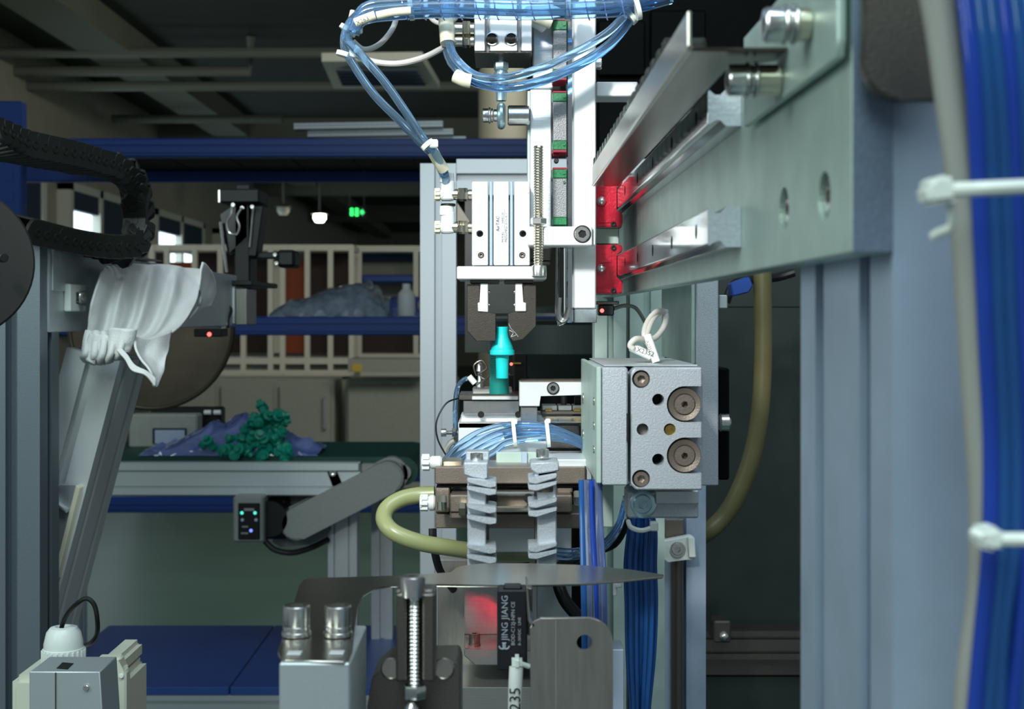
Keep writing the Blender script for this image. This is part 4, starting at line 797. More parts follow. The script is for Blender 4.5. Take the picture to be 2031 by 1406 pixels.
# arch of blue tubes
pC = [P(872, 935, .668), P(905, 898, .665), P(950, 870, .662), P(1010, 854, .66), P(1075, 852, .658), P(1130, 866, .66), P(1175, 892, .665), P(1205, 940, .68)]
tc_ = T('tubing_arch', 'arch of several clear blue tubes in front of the steel box', 'tubing', pC[3])
for k in range(6):
    dz = (-13+k*7.5); dx = k*7.5*.8
    part('tube', MB().tube([p+V((S(dx if i < 3 else 0, .66), .003*math.sin(k*2.1), -S(dz*(.3+.7*math.sin(PI*min(1, (i+1)/6))), .66))) for i, p in enumerate(pC)], S(6.2, .66), 12, 7), 'tube_blue', tc_)
for x, y in ((1020, 862), (1086, 860)): part('cable_tie', MB().lathe(P(x, y, .658), (1, 0, .1), [(S(25, .66), -.0009), (S(27, .66), -.0009), (S(27, .66), .0009), (S(25, .66), .0009), (S(25, .66), -.0009)], 24).box(P(x-4, y-29, .656), P(x+6, y-20, .656)+V((0, .003, 0)), .0004), 'nylon', tc_)
# ================================================================ slide table with serrated fingers
YS = .63
sa = T('slide_cylinder', 'brown-grey twin rod slide cylinder crossing behind the serrated fingers', 'cylinder', P(1010, 1050, YS))
part('top_bar', MB().pbox(862, 926, 1162, 960, YS, .03, .0006), 'steel_brown', sa); part('top_seam', MB().pbox(866, 961, 1158, 967, YS+.004, .02, .0003), 'hole', sa)
part('end_block', MB().pbox(863, 968, 892, 1016, YS, .03, .0006), 'steel_brown', sa); part('end_block', MB().pbox(1104, 966, 1136, 978, YS+.004, .02, .0006), 'steel_brown', sa)
mbp = part('middle_bar', MB().pbox(892, 982, 1135, 1016, YS-.008, .034, .0006), 'steel_brown', sa); part('lip', MB().pbox(962, 976, 1062, 984, YS-.012, .01, .0006), 'steel', sa); part('lower_lip', MB().pbox(975, 1004, 1050, 1016, YS-.012, .01, .0008), 'nickel', sa)
part('lower_body', MB().pbox(863, 1018, 1160, 1048, YS+.002, .03, .0006), 'steel_brown', sa)
part('tail', MB().pbox(892, 1017, 928, 1028, YS-.007, .02, .0004), 'steel_brown', sa)
for x in (978, 1048): part('bore', MB().lathe(P(x, 988, YS-.0124), FR, [(S(9, YS), 0), (S(9, YS), .0005), (0, .0005)], 20), 'hole', sa)
for (x, y, r_, L) in ((868, 998, 17, 18), (910, 1010, 14, 14), (1138, 988, 16, 16)):
    f = MB(); hexnut(f, P(x, y, YS-.012), X1, S(r_, YS), S(L, YS)); part('nut', f, 'nickel', sa)
part('rear_plate', MB().pbox(1164, 962, 1216, 1046, YS+.02, .012, .0005), 'alu_green', sa); part('side_plate', MB().pbox(1078, 911, 1172, 926, YS+.004, .04, .0005), 'alu_brush', sa); part('side_edge', MB().pbox(1163, 912, 1174, 952, YS+.002, .03, .0004), 'alu_plain', sa)
part('clear_top', MB().pbox(984, 897, 1080, 925, YS+.02, .004, .0003), 'alu_green', sa); part('divider', MB().pbox(1034, 897, 1046, 926, YS+.018, .003, .0003), 'alu_blue', sa)
part('mount', MB().box((P(960, 0, YS).x, YS+.02, P(0, 1110, YS).z), (P(1090, 0, YS).x, .745, P(0, 1049, YS).z), .0005), 'alu_plain', sa)
for i, (y, lb) in enumerate(((917, 'white speed controller fitting at the left end of the top bar'), (997, 'white speed controller fitting at the hose end of the slide cylinder'))):
    t = T('speed_controller', lb, 'fitting', P(862, y+15, YS)); x = 836 if i == 0 else 833
    kn = MB().cyl(P(x, y, YS+.008), X1, S(16 if i else 14, YS), S(5, YS), 18).cyl(P(x+4, y, YS+.008), X1, S(12, YS), S(14, YS), 18)
    for k in range(8):
        a = 2*PI*k/8; kn.box(P(x+1, y, YS+.008)+V((0, math.cos(a)*S(14, YS)-.0007, math.sin(a)*S(14, YS)-.0007)), P(x+16, y, YS+.008)+V((0, math.cos(a)*S(14, YS)+.0007, math.sin(a)*S(14, YS)+.0007)), .0002)
    part('knob', kn, 'fit_white', t); part('body', MB().cyl(P(x+17, y, YS+.008), X1, S(13+3*i, YS), S(24 if not i else 14, YS), 20, .0008), 'fit_white', t)
    if not i:
        f = MB(); hexnut(f, P(880, y, YS+.008), X1, S(11, YS), S(36, YS)); part('nipple', f, 'nickel', t)
# serrated fingers
YF = .575
for i, (x0, x1, s_, xb0, xb1) in enumerate(((919, 985, 1, 927, 964), (1048, 1110, -1, 1066, 1104))):
    t = T('serrated_finger', ('left serrated steel finger with low capped screw', 'right serrated steel finger with taller screw, beside the blue strips')[i], 'finger', P((x0+x1)/2, 1135, YF))
    part('shank', MB().pbox(xb0, 930, xb1, 1140, YF, .012, .0005), 'alu_cast', t); part('back_bar', MB().pbox(xb0+2 if s_ > 0 else xb0-6, 960, xb1+6 if s_ > 0 else xb1-2, 1118, YF+.012, .008, .0004), 'steel_dark', t)
    if i == 0:
        part('head', MB().pprism([(919, 918), (968, 918), (968, 948), (960, 952), (919, 942)], YF-.002, .018, .0006), 'alu_cast', t); part('head_top', MB().box(P(921, 917, YF-.001), P(968, 919, YF)+V((0, .026, 0)), .0003).pbox(924, 896, 970, 918, YF+.014, .012, .0004), 'alu_cast', t)
    else: part('head', MB().pprism([(1052, 918), (1108, 915), (1110, 934), (1066, 940), (1052, 932)], YF-.002, .018, .0006).pbox(1060, 924, 1104, 946, YF, .014, .0005), 'alu_cast', t)
    cx = 945 if i == 0 else 1077
    sbolt(t, V((P(cx, 0, YF).x, YF+.007, P(0, 902 if i == 0 else 894, YF).z)), Z1, S(13, YF), S(16, YF), 'steel')
    if i: part('dark_screw', MB().cyl(V((P(1080, 0, YF).x, YF-.0005, P(0, 975, YF).z)), Z1, S(17, YF), S(20, YF), 18), 'steel_dark', t)
    rows = (953, 968, 1004, 1026, 1084, 1104) if i == 0 else (946, 960, 994, 1012, 1082, 1096)
    for k, y in enumerate(rows):
        if s_ > 0: pr_ = [(xb0-1, y-4), (x1-14, y+1), (x1-5, y+2), (x1, y+4), (x1, y+13), (x1-14, y+15), (xb0-1, y+4)]
        else: pr_ = [(xb1+1, y-6), (xb1+1, y+2), (x0+16, y+14), (x0, y+12), (x0, y+2), (x0+18, y+1)]
        part('tooth', MB().pprism(pr_, YF-.006, .019, .0004), 'alu_cast', t)
    part('bridge', MB().box((P(xb0, 0, YF).x, YF+.012, P(0, 1046, YF).z), (P(xb1, 0, YF).x, YS+.004, P(0, 1010, YF).z)), 'steel_dark', t)
# hose left
hl = T('yellow_hose', 'pale yellow-green hose looping out left from the slide cylinder', 'hose', P(760, 1060, .66))
part('hose', MB().tube([P(862, 980, .645), P(830, 982, .645), P(795, 990, .643), P(768, 1008, .64), P(762, 1032, .635), P(782, 1056, .63), P(830, 1075, .63), P(890, 1086, .635), P(960, 1096, .65), P(1020, 1101, .68), P(1070, 1096, .70)], S(16.5, .64), 18, 8), 'hose_yellow', hl)
# black cables
single('black_cable', MB().tube([P(858, 1048, .70), P(860, 1080, .70), P(872, 1130, .71), P(900, 1170, .72)], S(8, .7), 8), 'rubber', 'black cable hanging behind the hose loop at the door frame', 'cable')
single('black_cable', MB().tube([P(1240, 1030, .76), P(1215, 1075, .76), P(1160, 1095, .76), P(1110, 1130, .76), P(1115, 1180, .75), P(1150, 1225, .75), P(1200, 1260, .76)], S(13, .75), 12), 'rubber', 'thick black printed cable curving behind the blue strips', 'cable')
t = T('tubing_branch', 'thin blue tubes running low behind the right serrated finger', 'tubing', P(1170, 1100, .74))
for k in range(3): part('tube', MB().tube([P(1075, 1085+k*7, .73), P(1130, 1092+k*7, .73), P(1190, 1080+k*6, .735), P(1225, 1040+k*8, .74), P(1240, 985+k*12, .75)], S(5, .73), 10), 'tube_blue', t)
single('cream_tube', MB().tube([P(1038, 1055, .70), P(1052, 1068, .70), P(1068, 1092, .70)], S(10, .7), 14, 4), 'ivory', 'short cream tube end between the serrated fingers', 'tube')
# ---- lower column
lc = T('lower_column', 'upright steel column with red sensor glow behind the black switch', 'column', P(990, 1365, .71))
part('back_plate', MB().pprism([(868, 1340), (868, 1110), (1064, 1110), (1064, 1340)], .745, .012, .0005), 'sheet_dull', lc)
part('column', MB().pbox(921, 1150, 1066, 1290, .725, .02, .0005), 'column_grey', lc)
part('step', MB().pprism([(920, 1284), (942, 1290), (1062, 1290), (1062, 1320), (942, 1320), (920, 1300)], .70, .03, .0006), 'column_grey', lc); part('seam', MB().pbox(921, 1257, 1066, 1259, .7245, .002, 0), 'steel_dark', lc)
sbolt(lc, V((P(941, 0, .71).x, .71, P(0, 1256, .71).z)), Z1, S(11, .71), S(18, .71), 'steel_dark'); part('screw_washer', MB().cyl(V((P(941, 0, .71).x, .71, P(0, 1282, .71).z)), Z1, S(12, .71), S(8, .71), 18), 'steel_dark', lc)
part('base_plate', MB().box((P(868, 0, .7).x, .70, H-.2405), (P(1070, 0, .7).x, .757, P(0, 1363, .70).z), .0004), 'column_grey', lc)
lamp('SPOT', 'sensor_beam', P(1000, 1236, .69), P(930, 1262, .722), .05, (1, .02, .05), spot_size=math.radians(75), spot_blend=.4, shadow_soft_size=.001)
gbk = T('grey_block', 'light grey block behind the right bracket plate by the tube bundle', 'block', P(1220, 1406, .7)); part('block', MB().box((P(1190, 0, .68).x, .68, H-.2405), (P(1238, 0, .68).x, .70, P(0, 1288, .68).z), .0005), 'alu_blue', gbk)
# blue flat strips
bst = T('blue_strip_tube', 'clear and royal blue flat tubes standing upright right of the fingers', 'tubing', P(1172, 1225, .56))
for (x, dx, r_, m) in ((1153, 0, 6, 'tube_deep'), (1163, 2, 7, 'tube_clear'), (1175, 4, 5, 'tube_royal'), (1186, 3, 9, 'tube_clear'), (1190, 4, 5, 'tube_deep')):
    part('tube', MB().tube([P(x, 952, .57), P(x+2, 1040, .565), P(x+dx+4, 1140, .555), P(x+dx+6, 1240, .55), P(x+dx+6, 1320, .55)], S(r_, .56), 10, 4), m, bst)
part('edge_line', MB().tube([P(1172, 952, .564), P(1175, 1060, .559), P(1181, 1160, .55), P(1184, 1300, .545)], S(3.5, .56), 8, 4), 'tube_royal', bst)
# ================================================================ right gantry beam
XB = .0702
gbm = T('gantry_beam', 'big grey-green aluminium beam running away on the right', 'beam', (XB, .6, H+.0126))
bp = part('plate', MB().box((XB, .2617, H+.0126), (XB+.008, 1.0, H+.070), .0004), 'alu_green', gbm)
cm = MB()
for (y, z) in ((.3248, .0264), (.2843, .0258)): cm.cyl(V((XB-.002, y, H+z)), X1, .0055, .0055, 28)
cut(bp, cm)
for (y, z) in ((.3248, .0264), (.2843, .0258)):
    part('screw', MB().lathe(V((XB+.0012, y, H+z)), (-1, 0, 0), [(.0042, -.002), (.0042, 0), (.0036, .0004), (.0019, .0004), (.0019, -.0015), (0, -.0015)], 24, (3, 4)), 'steel', gbm); part('washer', MB().lathe(V((XB+.0029, y, H+z)), (-1, 0, 0), [(.0053, 0), (.0053, .0004), (.0030, .0004)], 24), 'brass', gbm)
part('end_face', MB().box((XB, .2613, H+.0128), (XB+.008, .2616, H+.0698)), 'end_face', gbm)  # thin added face; bluish light on the beam end is in its colour
def rail_profile(z0, z1, x0, x1):
    h = z1-z0; w_ = x1-x0
    return [(x1, z0), (x0+w_*.55, z0+h*.0), (x0+w_*.38, z0+h*.16), (x0+w_*.22, z0+h*.16), (x0+w_*.05, z0+h*.03), (x0, z0+h*.08), (x0, z1-h*.08), (x0+w_*.05, z1-h*.03), (x0+w_*.22, z1-h*.16), (x0+w_*.38, z1-h*.16), (x0+w_*.55, z1), (x1, z1)]
for i, (z0, z1) in enumerate(((.0200, .0318), (.0553, .0661))):
    t = T('linear_rail', ('lower polished guide rail on the gantry beam', 'upper polished guide rail on the gantry beam, partly behind the guard')[i], 'rail', (.065, .6, H+z0))
    rp = part('rail', MB().prism([V((x, .3826, H+z)) for x, z in rail_profile(z0, z1, .0604, XB-.0001)], (0, .60, 0), .0001), 'rail', t)
    part('end_face', MB().prism([V((x, .3822, H+z)) for x, z in rail_profile(z0, z1, .0604, XB-.0001)], (0, .0003, 0)), 'rail_end', t)
    cm = MB()
    for k in range(9): cm.cyl(V((.0594, .405+.058*k, H+(z0+z1)/2)), X1, .0024, .004, 18)
    cut(rp, cm)
    for k in range(9): part('hole', MB().cyl(V((.0630, .405+.058*k, H+(z0+z1)/2)), X1, .0023, .0003, 16), 'hole', t)
# red capped carriage blocks
for i, (ya_, yb__) in enumerate(((350, 450), (485, 582))):
    t = T('red_carriage', ('upper red capped guide block beside the lift plate', 'lower red capped guide block beside the lift plate')[i], 'carriage', P(1208, yb__, .68))
    z0, z1 = P(0, yb__, .68).z, P(0, ya_, .68).z; xl, xr_ = P(1181, 0, .68).x, P(1235, 0, .68).x
    zc_ = H+(.0259 if i else .0607)
    part('end_cap', MB().prism([V((x, .68, z)) for x, z in ((xl, z0), (xr_-.0008, z0), (xr_, z0+.0012), (xr_, zc_-.0075), (xl+.0105, zc_-.0062), (xl+.0105, zc_+.0062), (xr_, zc_+.0075), (xr_, z1-.0012), (xr_-.0008, z1), (xl, z1))], (0, .006, 0), .0005, 2), 'red_cap', t)
    part('end_cap', MB().prism([V((x, .73, z)) for x, z in ((xl, z0), (xr_, z0), (xr_, zc_-.0075), (xl+.0105, zc_-.0062), (xl+.0105, zc_+.0062), (xr_, zc_+.0075), (xr_, z1), (xl, z1))], (0, .006, 0), .0005), 'red_cap', t)
    part('body', MB().prism([V((x, .686, z)) for x, z in ((xl, z0), (xr_, z0), (xr_, zc_-.0072), (xl+.0108, zc_-.006), (xl+.0108, zc_+.006), (xr_, zc_+.0072), (xr_, z1), (xl, z1))], (0, .044, 0), .0004), 'carriage', t)
    part('pocket', MB().pbox(1184, ya_+(68 if i == 0 else 6), 1218, ya_+(96 if i == 0 else 40), .6795, .004, .0012, 2), 'red_cap', t)
    by = ya_+(49 if i == 0 else 48)
    part('grease_nipple', MB().lathe(P(1193, by, .6795), FR, [(S(9, .68), 0), (S(9, .68), .0004), (S(6.5, .68), .0012), (S(6, .68), .0022), (S(3, .68), .0028), (0, .003)], 20), 'steel', t)
    for (x, y) in ((1217, ya_+6), (1217, yb__-6)): sbolt(t, P(x, y, .6785), FR, S(5, .68), .0015, 'black', 'screw')
tcp = T('carriage_plate', 'grey mounting plate linking the two red guide blocks', 'plate', P(1200, 484, .69)); part('plate', MB().box((P(1183, 0, .684).x, .69, P(0, 484, .69).z), (P(1228, 0, .69).x, .728, P(0, 452, .69).z), .0004), 'alu_green', tcp)
# sheet guard (angle) and its bracket
gd = T('angle_guard', 'polished steel angle guard running along above the upper rail', 'guard', (.05, .45, H+.0625))
zg = H+.0617
part('flange', MB().prism([V((.0436, .3057, zg)), V((.0670, .3057, zg)), V((.0670, .318, zg)), V((.0563, .328, zg)), V((.0563, .625, zg)), V((.0436, .625, zg))], (0, 0, .0009), .0003), 'guard', gd)
part('lip', MB().prism([V((.0436, .3057, zg+.0004)), V((.0436, .625, zg+.0004)), V((.0436, .625, zg+.0095)), V((.0436, .3057, zg+.0095))], (.0009, 0, 0), .0003), 'sheet', gd)
part('corner_bend', MB().tube([V((.0441, .3057, zg+.0006)), V((.0441, .625, zg+.0006))], .0008, 10, 1), 'sheet', gd)
part('bracket_plate', MB().prism([V((.0690, .2615, H+.055)), V((.0690, .2625, H+.0515)), V((.0690, .3626, H+.0520)), V((.0690, .3626, H+.077)), V((.0690, .2615, H+.077))], (-.0018, 0, 0), .0004), 'alu_green', gd)
for (y, z, xh) in ((.315, .0566, .0545), (.285, .0632, .0572)):
    sbolt(gd, V((xh, y, H+z)), (-1, 0, 0), .0038, .0042, 'steel'); part('washer', MB().cyl(V((xh+.0042, y, H+z)), X1, .0043, .0008, 24).cyl(V((xh+.0052, y, H+z)), X1, .0036, .0010, 24).cyl(V((xh+.0062, y, H+z)), X1, .0044, .0008, 24), 'steel', gd)
    part('spacer', MB().cyl(V((xh+.0070, y, H+z)), X1, .0037, .0672-xh-.0070, 24), 'nickel', gd)
# grey cable chain above the guard
gc = T('cable_carrier', 'dark ribbed drag chain lying in the steel angle guard at top', 'cable chain', (.04, .5, H+.075))
for k in range(20):
    y = .355+k*.0142; part('link', MB().box((.0448, y, H+.0628), (.0560, y+.0130, H+.0752), .0012).box((.0446, y+.003, H+.064), (.0562, y+.009, H+.0760), .0005), 'black_chain' if k < 7 else 'bowl', gc)
# support post right
pr2 = T('support_post', 'blue-lit slotted aluminium post at right, holding the gantry beam', 'post', (XB+.008+.02, .302, 0))
part('profile', MB().extr((XB+.0281, .302, 0), (XB+.0281, .302, H+.16), X1, Y1, .04, .08, 1, 2), 'alu_blue', pr2)
# rounded cover plate, top right
rc = T('cover_plate', 'dark grey plate with rounded corner at the top of the right post', 'plate', P(1800, 200, .25))
pts_ = [(1716, -90), (1716, 130)]+[(1786-70*math.cos(a*PI/12), 132+66*math.sin(a*PI/12)) for a in range(1, 7)]+[(1900, 198), (1900, -90)]
part('plate', MB().pprism(pts_, .252, .004, .0006), 'steel_dark', rc); part('mount', MB().box((XB+.0085, .256, H+.06), (XB+.036, .263, H+.065)), 'alu_blue', rc)
# hose bundle at right edge
YR = .225
hb_ = T('hose_bundle', 'thick bundle of dark blue tubes and grey hose at the right edge', 'tubing', P(1980, 700, YR))
part('grey_hose', MB().tube([P(1845, -60, YR), P(1868, 60, YR), P(1890, 220, YR), P(1912, 400, YR), P(1928, 600, YR), P(1942, 820, YR), P(1954, 1000, YR), P(1950, 1180, YR), P(1930, 1330, YR), P(1920, 1460, YR)], S(32, YR), 18, 6), 'grey_hose', hb_, label='grey-beige hose along the left side of the bundle')
rgx = random.Random(3)
for k in range(11):
    x = 1945+ (k % 6)*24; y0 = YR-.004+(k//6)*.009
    part('tube', MB().tube([P(x-38, -60, y0), P(x-15, 150, y0-.002), P(x+rgx.uniform(-4, 4), 400, y0), P(x+10, 650, y0), P(x+20, 880, y0+.001), P(x+18, 1080, y0), P(x+2+rgx.uniform(-8, 8), 1250, y0), P(x-16, 1460, y0)], S(16, YR), 14, 6), 'tube_deep' if k % 3 else 'tube_royal', hb_)
ct = T('cable_tie', 'upper white cable tie with hooked tail around the right hose bundle', 'cable tie', P(1900, 400, YR-.01))
part('head', MB().prism([P(1836, 366, .211), P(1862, 344, .211), P(1900, 352, .211), P(1902, 398, .211), P(1846, 406, .211)], (0, .006, 0), .0008, 2), 'nylon', ct); part('strap', MB().tube([P(1895, 376, .212), P(1950, 374, .209), P(2060, 369, .209), P(2130, 366, .215)], S(15, .21), 8, 5), 'nylon', ct); part('hook', MB().tube([P(1886, 400, .214), P(1889, 430, .215), P(1884, 452, .216), P(1862, 462, .217), P(1850, 470, .218)], S(10, .215), 8, 5), 'nylon', ct)
ct = T('cable_tie', 'lower white cable tie around the right hose bundle', 'cable tie', P(1960, 1090, YR-.01))
part('head', MB().prism([P(1944, 1052, .211), P(1990, 1046, .211), P(2000, 1080, .211), P(1982, 1098, .211), P(1946, 1090, .211)], (0, .006, 0), .0008, 2), 'nylon', ct); part('tail', MB().tube([P(1926, 1054, .213), P(1950, 1066, .212)], S(10, .21), 8, 1), 'nylon', ct); part('strap', MB().tube([P(1992, 1070, .211), P(2060, 1070, .209), P(2130, 1068, .214)], S(14, .21), 8, 4), 'nylon', ct)
# ================================================================ right centre: slide block
YV = .56
hang = T('hanger_column', 'grey-green vertical column plate hanging below the gantry beam', 'column', P(1395, 963, .68))
part('column', MB().box((P(1381, 0, .68).x, .68, P(0, 963, .68).z), (P(1425, 0, .68).x, .80, P(0, 470, .68).z), .0005), 'alu_cast', hang)
part('face_plate', MB().box((P(1379, 0, .68).x-.0015, .683, P(0, 722, .68).z), (P(1381, 0, .68).x-.0001, .81, P(0, 480, .68).z), .0003), 'alu_green', hang)
part('clip', MB().pbox(1426, 585, 1443, 612, .69, .02, .0005), 'alu_plain', hang)
part('solenoid', MB().pbox(1424, 730, 1447, 952, .72, .03, .001), 'dark_box', hang); part('knob', MB().cyl(P(1426, 838, .71), X1, S(18, .71), S(22, .71), 20, .001), 'steel', hang)
bk = T('pneumatic_slide', 'large grey pneumatic slide block with two round piston ends', 'slide', P(1300, 975, YV))
part('rear_block', MB().pbox(1195, 729, 1245, 963, YV, .095, .0006), 'alu_cast', bk)
part('side_plate', MB().box((P(1194, 0, YV).x-.0022, YV+.002, P(0, 960, YV).z), (P(1194, 0, YV).x-.0001, YV+.11, P(0, 728, YV).z), .0004), 'alu_green', bk)
front = part('front_plate', MB().pprism([(1252, 738), (1260, 729), (1393, 729), (1393, 972), (1262, 972), (1252, 962)], YV, .03, .0006), 'alu_cast', bk)
part('filler', MB().pbox(1244, 735, 1394, 960, YV+.012, .085, .0004), 'alu_cast', bk)
cm = MB()
for (x, y, r_, d) in ((1306, 793, 12, .012), (1306, 912, 12, .012), (1275, 852, 12, .006), (1329, 852, 12, .004), (1272, 752, 18, .006), (1272, 950, 18, .006)): cm.cyl(P(x, y, YV-.001), Y1, S(r_, YV), d+.001, 24)
cut(front, cm)
for y in (802, 904):
    pk = [(1359+36*math.cos(PI/2+PI*k/18), y-36*math.sin(PI/2+PI*k/18)) for k in range(19)]
    cut(front, MB().prism([P(a, b, YV-.001) for a, b in pk+[(1420, y+36), (1420, y-36)]], (0, .011, 0)))
for (x, y) in ((1272, 752), (1272, 950)): sbolt(bk, P(x, y, YV+.0012), FR, S(15.5, YV), .004, 'steel_brown')
for y in (793, 912): part('bore', MB().cyl(P(1306, y, YV+.0105), FR, S(11, YV), .0004, 20), 'hole', bk)
part('bore', MB().cyl(P(1275, 852, YV+.0048), FR, S(10, YV), .0004, 20), 'steel_dark', bk); part('brass_plug', MB().cyl(P(1329, 852, YV+.003), FR, S(11.5, YV), .002, 20), 'brass', bk)
for y in (802, 904):
    p_ = part('piston', MB().lathe(P(1358, y, YV+.001), FR, [(S(33, YV), -.008), (S(33.5, YV), -.001), (S(32, YV), 0), (S(22, YV), -.0005), (S(21, YV), -.0012), (S(20, YV), -.0012), (S(19.5, YV), 0), (S(7, YV), 0), (S(7, YV), -.003), (0, -.004)], 40, (7, 8)), 'steel_brown', bk)
part('slot', MB().pbox(1243, 820, 1246, 876, YV-.0004, .002, 0), 'hole', bk)
tpl = part('top_cover', MB().box((P(1200, 0, YV).x, YV+.008, P(0, 728, YV).z), (P(1390, 0, YV).x, YV+.10, P(0, 725, YV).z), .0004), 'alu_plain', bk)
for (x, y) in ((1162, 790), (1162, 862)): part('screw', MB().cyl(V((P(1194, 0, YV).x-.0022, YV+.09, P(0, y, .65).z)), (-1, 0, 0), .0028, .0006, 18), 'nickel', bk)
for (y) in (800, 850, 898): part('screw', MB().cyl(V((P(1194, 0, YV).x-.0022, YV+.015, P(0, y, YV).z)), (-1, 0, 0), .0018, .0005, 14), 'nickel', bk)
fb = T('foot_bracket', 'grey bracket with bright zinc bolt just below the slide block', 'bracket', P(1315, 1030, YV+.02)); Yq = YV+.03
part('plate', MB().pbox(1246, 974, 1386, 1028, Yq, .02, .0008), 'alu_cast', fb); part('web', MB().pbox(1300, 973, 1386, 1000, Yq-.002, .02, .0005), 'alu_plain', fb)
part('washer', MB().lathe(P(1275, 1000, Yq-.0003), FR, [(S(27, Yq), 0), (S(27, Yq), .0006), (S(24, Yq), .001), (S(15, Yq), .001)], 32), 'zinc', fb); sbolt(fb, P(1275, 1000, Yq-.0035), FR, S(19, Yq), .003, 'zinc')
# white cable loop on the slide block
wl = T('sensor_cable', 'looped white sensor cable with printed marker sleeves on the slide block', 'cable', P(1290, 720, .60))
part('cable', MB().tube([P(1300, 716, .60), P(1290, 690, .60), P(1278, 665, .60), P(1285, 638, .605), P(1303, 618, .61), P(1320, 622, .615), P(1318, 645, .61), P(1302, 668, .60), P(1285, 674, .595), P(1262, 672, .59), P(1250, 684, .59), P(1256, 692, .59)], S(6, .6), 12, 7), 'cable_white', wl); part('cable', MB().tube([P(1282, 668, .598), P(1292, 640, .604), P(1306, 622, .612), P(1322, 618, .62)], S(5, .6), 10), 'cable_white', wl)
part('marker_sleeve', MB().tube([P(1284, 664, .588), P(1302, 718, .586)], S(8, .59), 14, 1), 'white', wl); part('marker_sleeve', MB().tube([P(1252, 688, .592), P(1290, 706, .594)], S(9, .59), 14, 1), 'white', wl)
text(wl, 'X2352', P(1262, 697, .5843), (1, 0, -.3), (.3, 0, 1), S(13, .59), 'ink'); text(wl, 'X2351', P(1281, 676, .5795), (.3, 0, -1), (1, 0, .3), S(9, .59), 'ink')
part('label_plate', MB().box(P(1212, 724, YV+.03), P(1250, 725, YV+.03)+V((0, .02, .0006)), .0002), 'white', wl)
# limit sensor under the red blocks
lm_ = T('limit_sensor', 'small black limit sensor with red light under the lower red block', 'sensor', P(1202, 626, .70)); part('body', MB().pbox(1188, 604, 1218, 626, .69, .012, .0006), 'black', lm_); part('light', MB().lathe(P(1194, 616, .6898), FR, [(.0011, 0), (.0008, .0004), (0, .0005)], 10), 'led_red', lm_); part('bracket', MB().pbox(1183, 597, 1228, 604, .69, .014, .0003), 'steel_dark', lm_); part('cable', MB().tube([P(1217, 612, .695), P(1240, 606, .70), P(1262, 612, .71), P(1280, 640, .72)], S(4, .7), 8), 'grey_hose', lm_)
# back uprights seen between
for i, (x, wd, y0, lb) in enumerate(((1208, .022, 596, 'slim grey-green upright behind the gripped part, left of its twin'), (1280, .024, 596, 'slim grey-green upright directly behind the white sensor cable loop'))):
    Yu = .92; t = T('rear_upright', lb, 'upright', (P(x, 0, Yu).x, Yu, 0)); part('profile', MB().extr((P(x, 0, Yu).x, Yu, 0), (P(x, 0, Yu).x, Yu, P(0, 560, Yu).z), X1, Y1, wd, wd, 1, 1), 'alu_green', t)
# ---- lower right post with slot rod
Yp = 1.0; lpst = T('slotted_post', 'grey aluminium post with dark rod in its slot, below the slide block', 'post', (P(1351, 0, Yp).x, Yp+.02, 0))
part('profile', MB().extr((P(1351, 0, Yp).x, Yp+.02, 0), (P(1351, 0, Yp).x, Yp+.02, P(0, 960, Yp).z), X1, Y1, S(98, Yp), .04, 1, 1), 'alu_blue', lpst); part('slot_rod', MB().cyl(V((P(1342, 0, Yp).x, Yp-.003, .3)), Z1, S(12.5, Yp), P(0, 1066, Yp).z-.3, 16), 'steel_dark', lpst)
part('slot_cover', MB().pbox(1320, 1030, 1356, 1068, Yp-.006, .006, .0005), 'steel_brown', lpst)
tm = T('tie_mount', 'white cable tie mount tilted on the slotted post', 'cable mount', P(1345, 1110, Yp-.01)); Ym = Yp-.016
part('saddle', MB().pprism([(1307, 1074), (1370, 1062), (1378, 1066), (1381, 1106), (1372, 1112), (1360, 1108), (1330, 1112), (1326, 1118), (1312, 1106), (1316, 1086)], Ym, .008, .0008), 'nylon', tm); part('ridge', MB().pprism([(1364, 1066), (1377, 1066), (1380, 1106), (1366, 1106)], Ym-.004, .005, .0006).pprism([(1308, 1076), (1318, 1080), (1318, 1104), (1312, 1104)], Ym-.003, .004, .0006), 'nylon', tm)
part('washer', MB().cyl(P(1344, 1090, Ym), FR, S(16, Ym), .001, 24), 'steel', tm); sbolt(tm, P(1344, 1090, Ym-.003), FR, S(12, Ym), .002, 'steel')
# blue tube bundle, lower right
bt = T('tube_bundle', 'hanging bundle of dark blue tubes with white cable tie beside the slotted post', 'tubing', P(1270, 1400, .80))
for k in range(16):
    f = k/15; x = 1243+f*58; y0 = .74+.006*math.sin(k*2.3)
    part('tube', MB().tube([P(1262+f*20, 985, y0+.01), P(x+6-f*8, 1045, y0), P(x-2, 1120, y0), P(x, 1200, y0), P(x+2-f*6, 1300, y0), P(x+10-f*26, 1430, y0), P(x+12-f*30, 1560, y0)], S(4.6, .74), 10, 6), 'tube_deep' if k not in (1, 6, 11) else 'tube_mid', bt)
part('cable_tie', MB().tube([P(1246, 1034, .735), P(1252, 1046, .728), P(1272, 1052, .726), P(1292, 1047, .728)], S(5, .73), 8, 5).pbox(1290, 1036, 1306, 1054, .726, .006, .0006), 'nylon', bt)
single('small_tie', MB().pbox(1220, 1158, 1234, 1166, .74, .004, .0005).pbox(1216, 1150, 1224, 1182, .741, .003, .0004), 'nylon', 'little white cable tie tail left of the hanging tube bundle', 'cable tie')
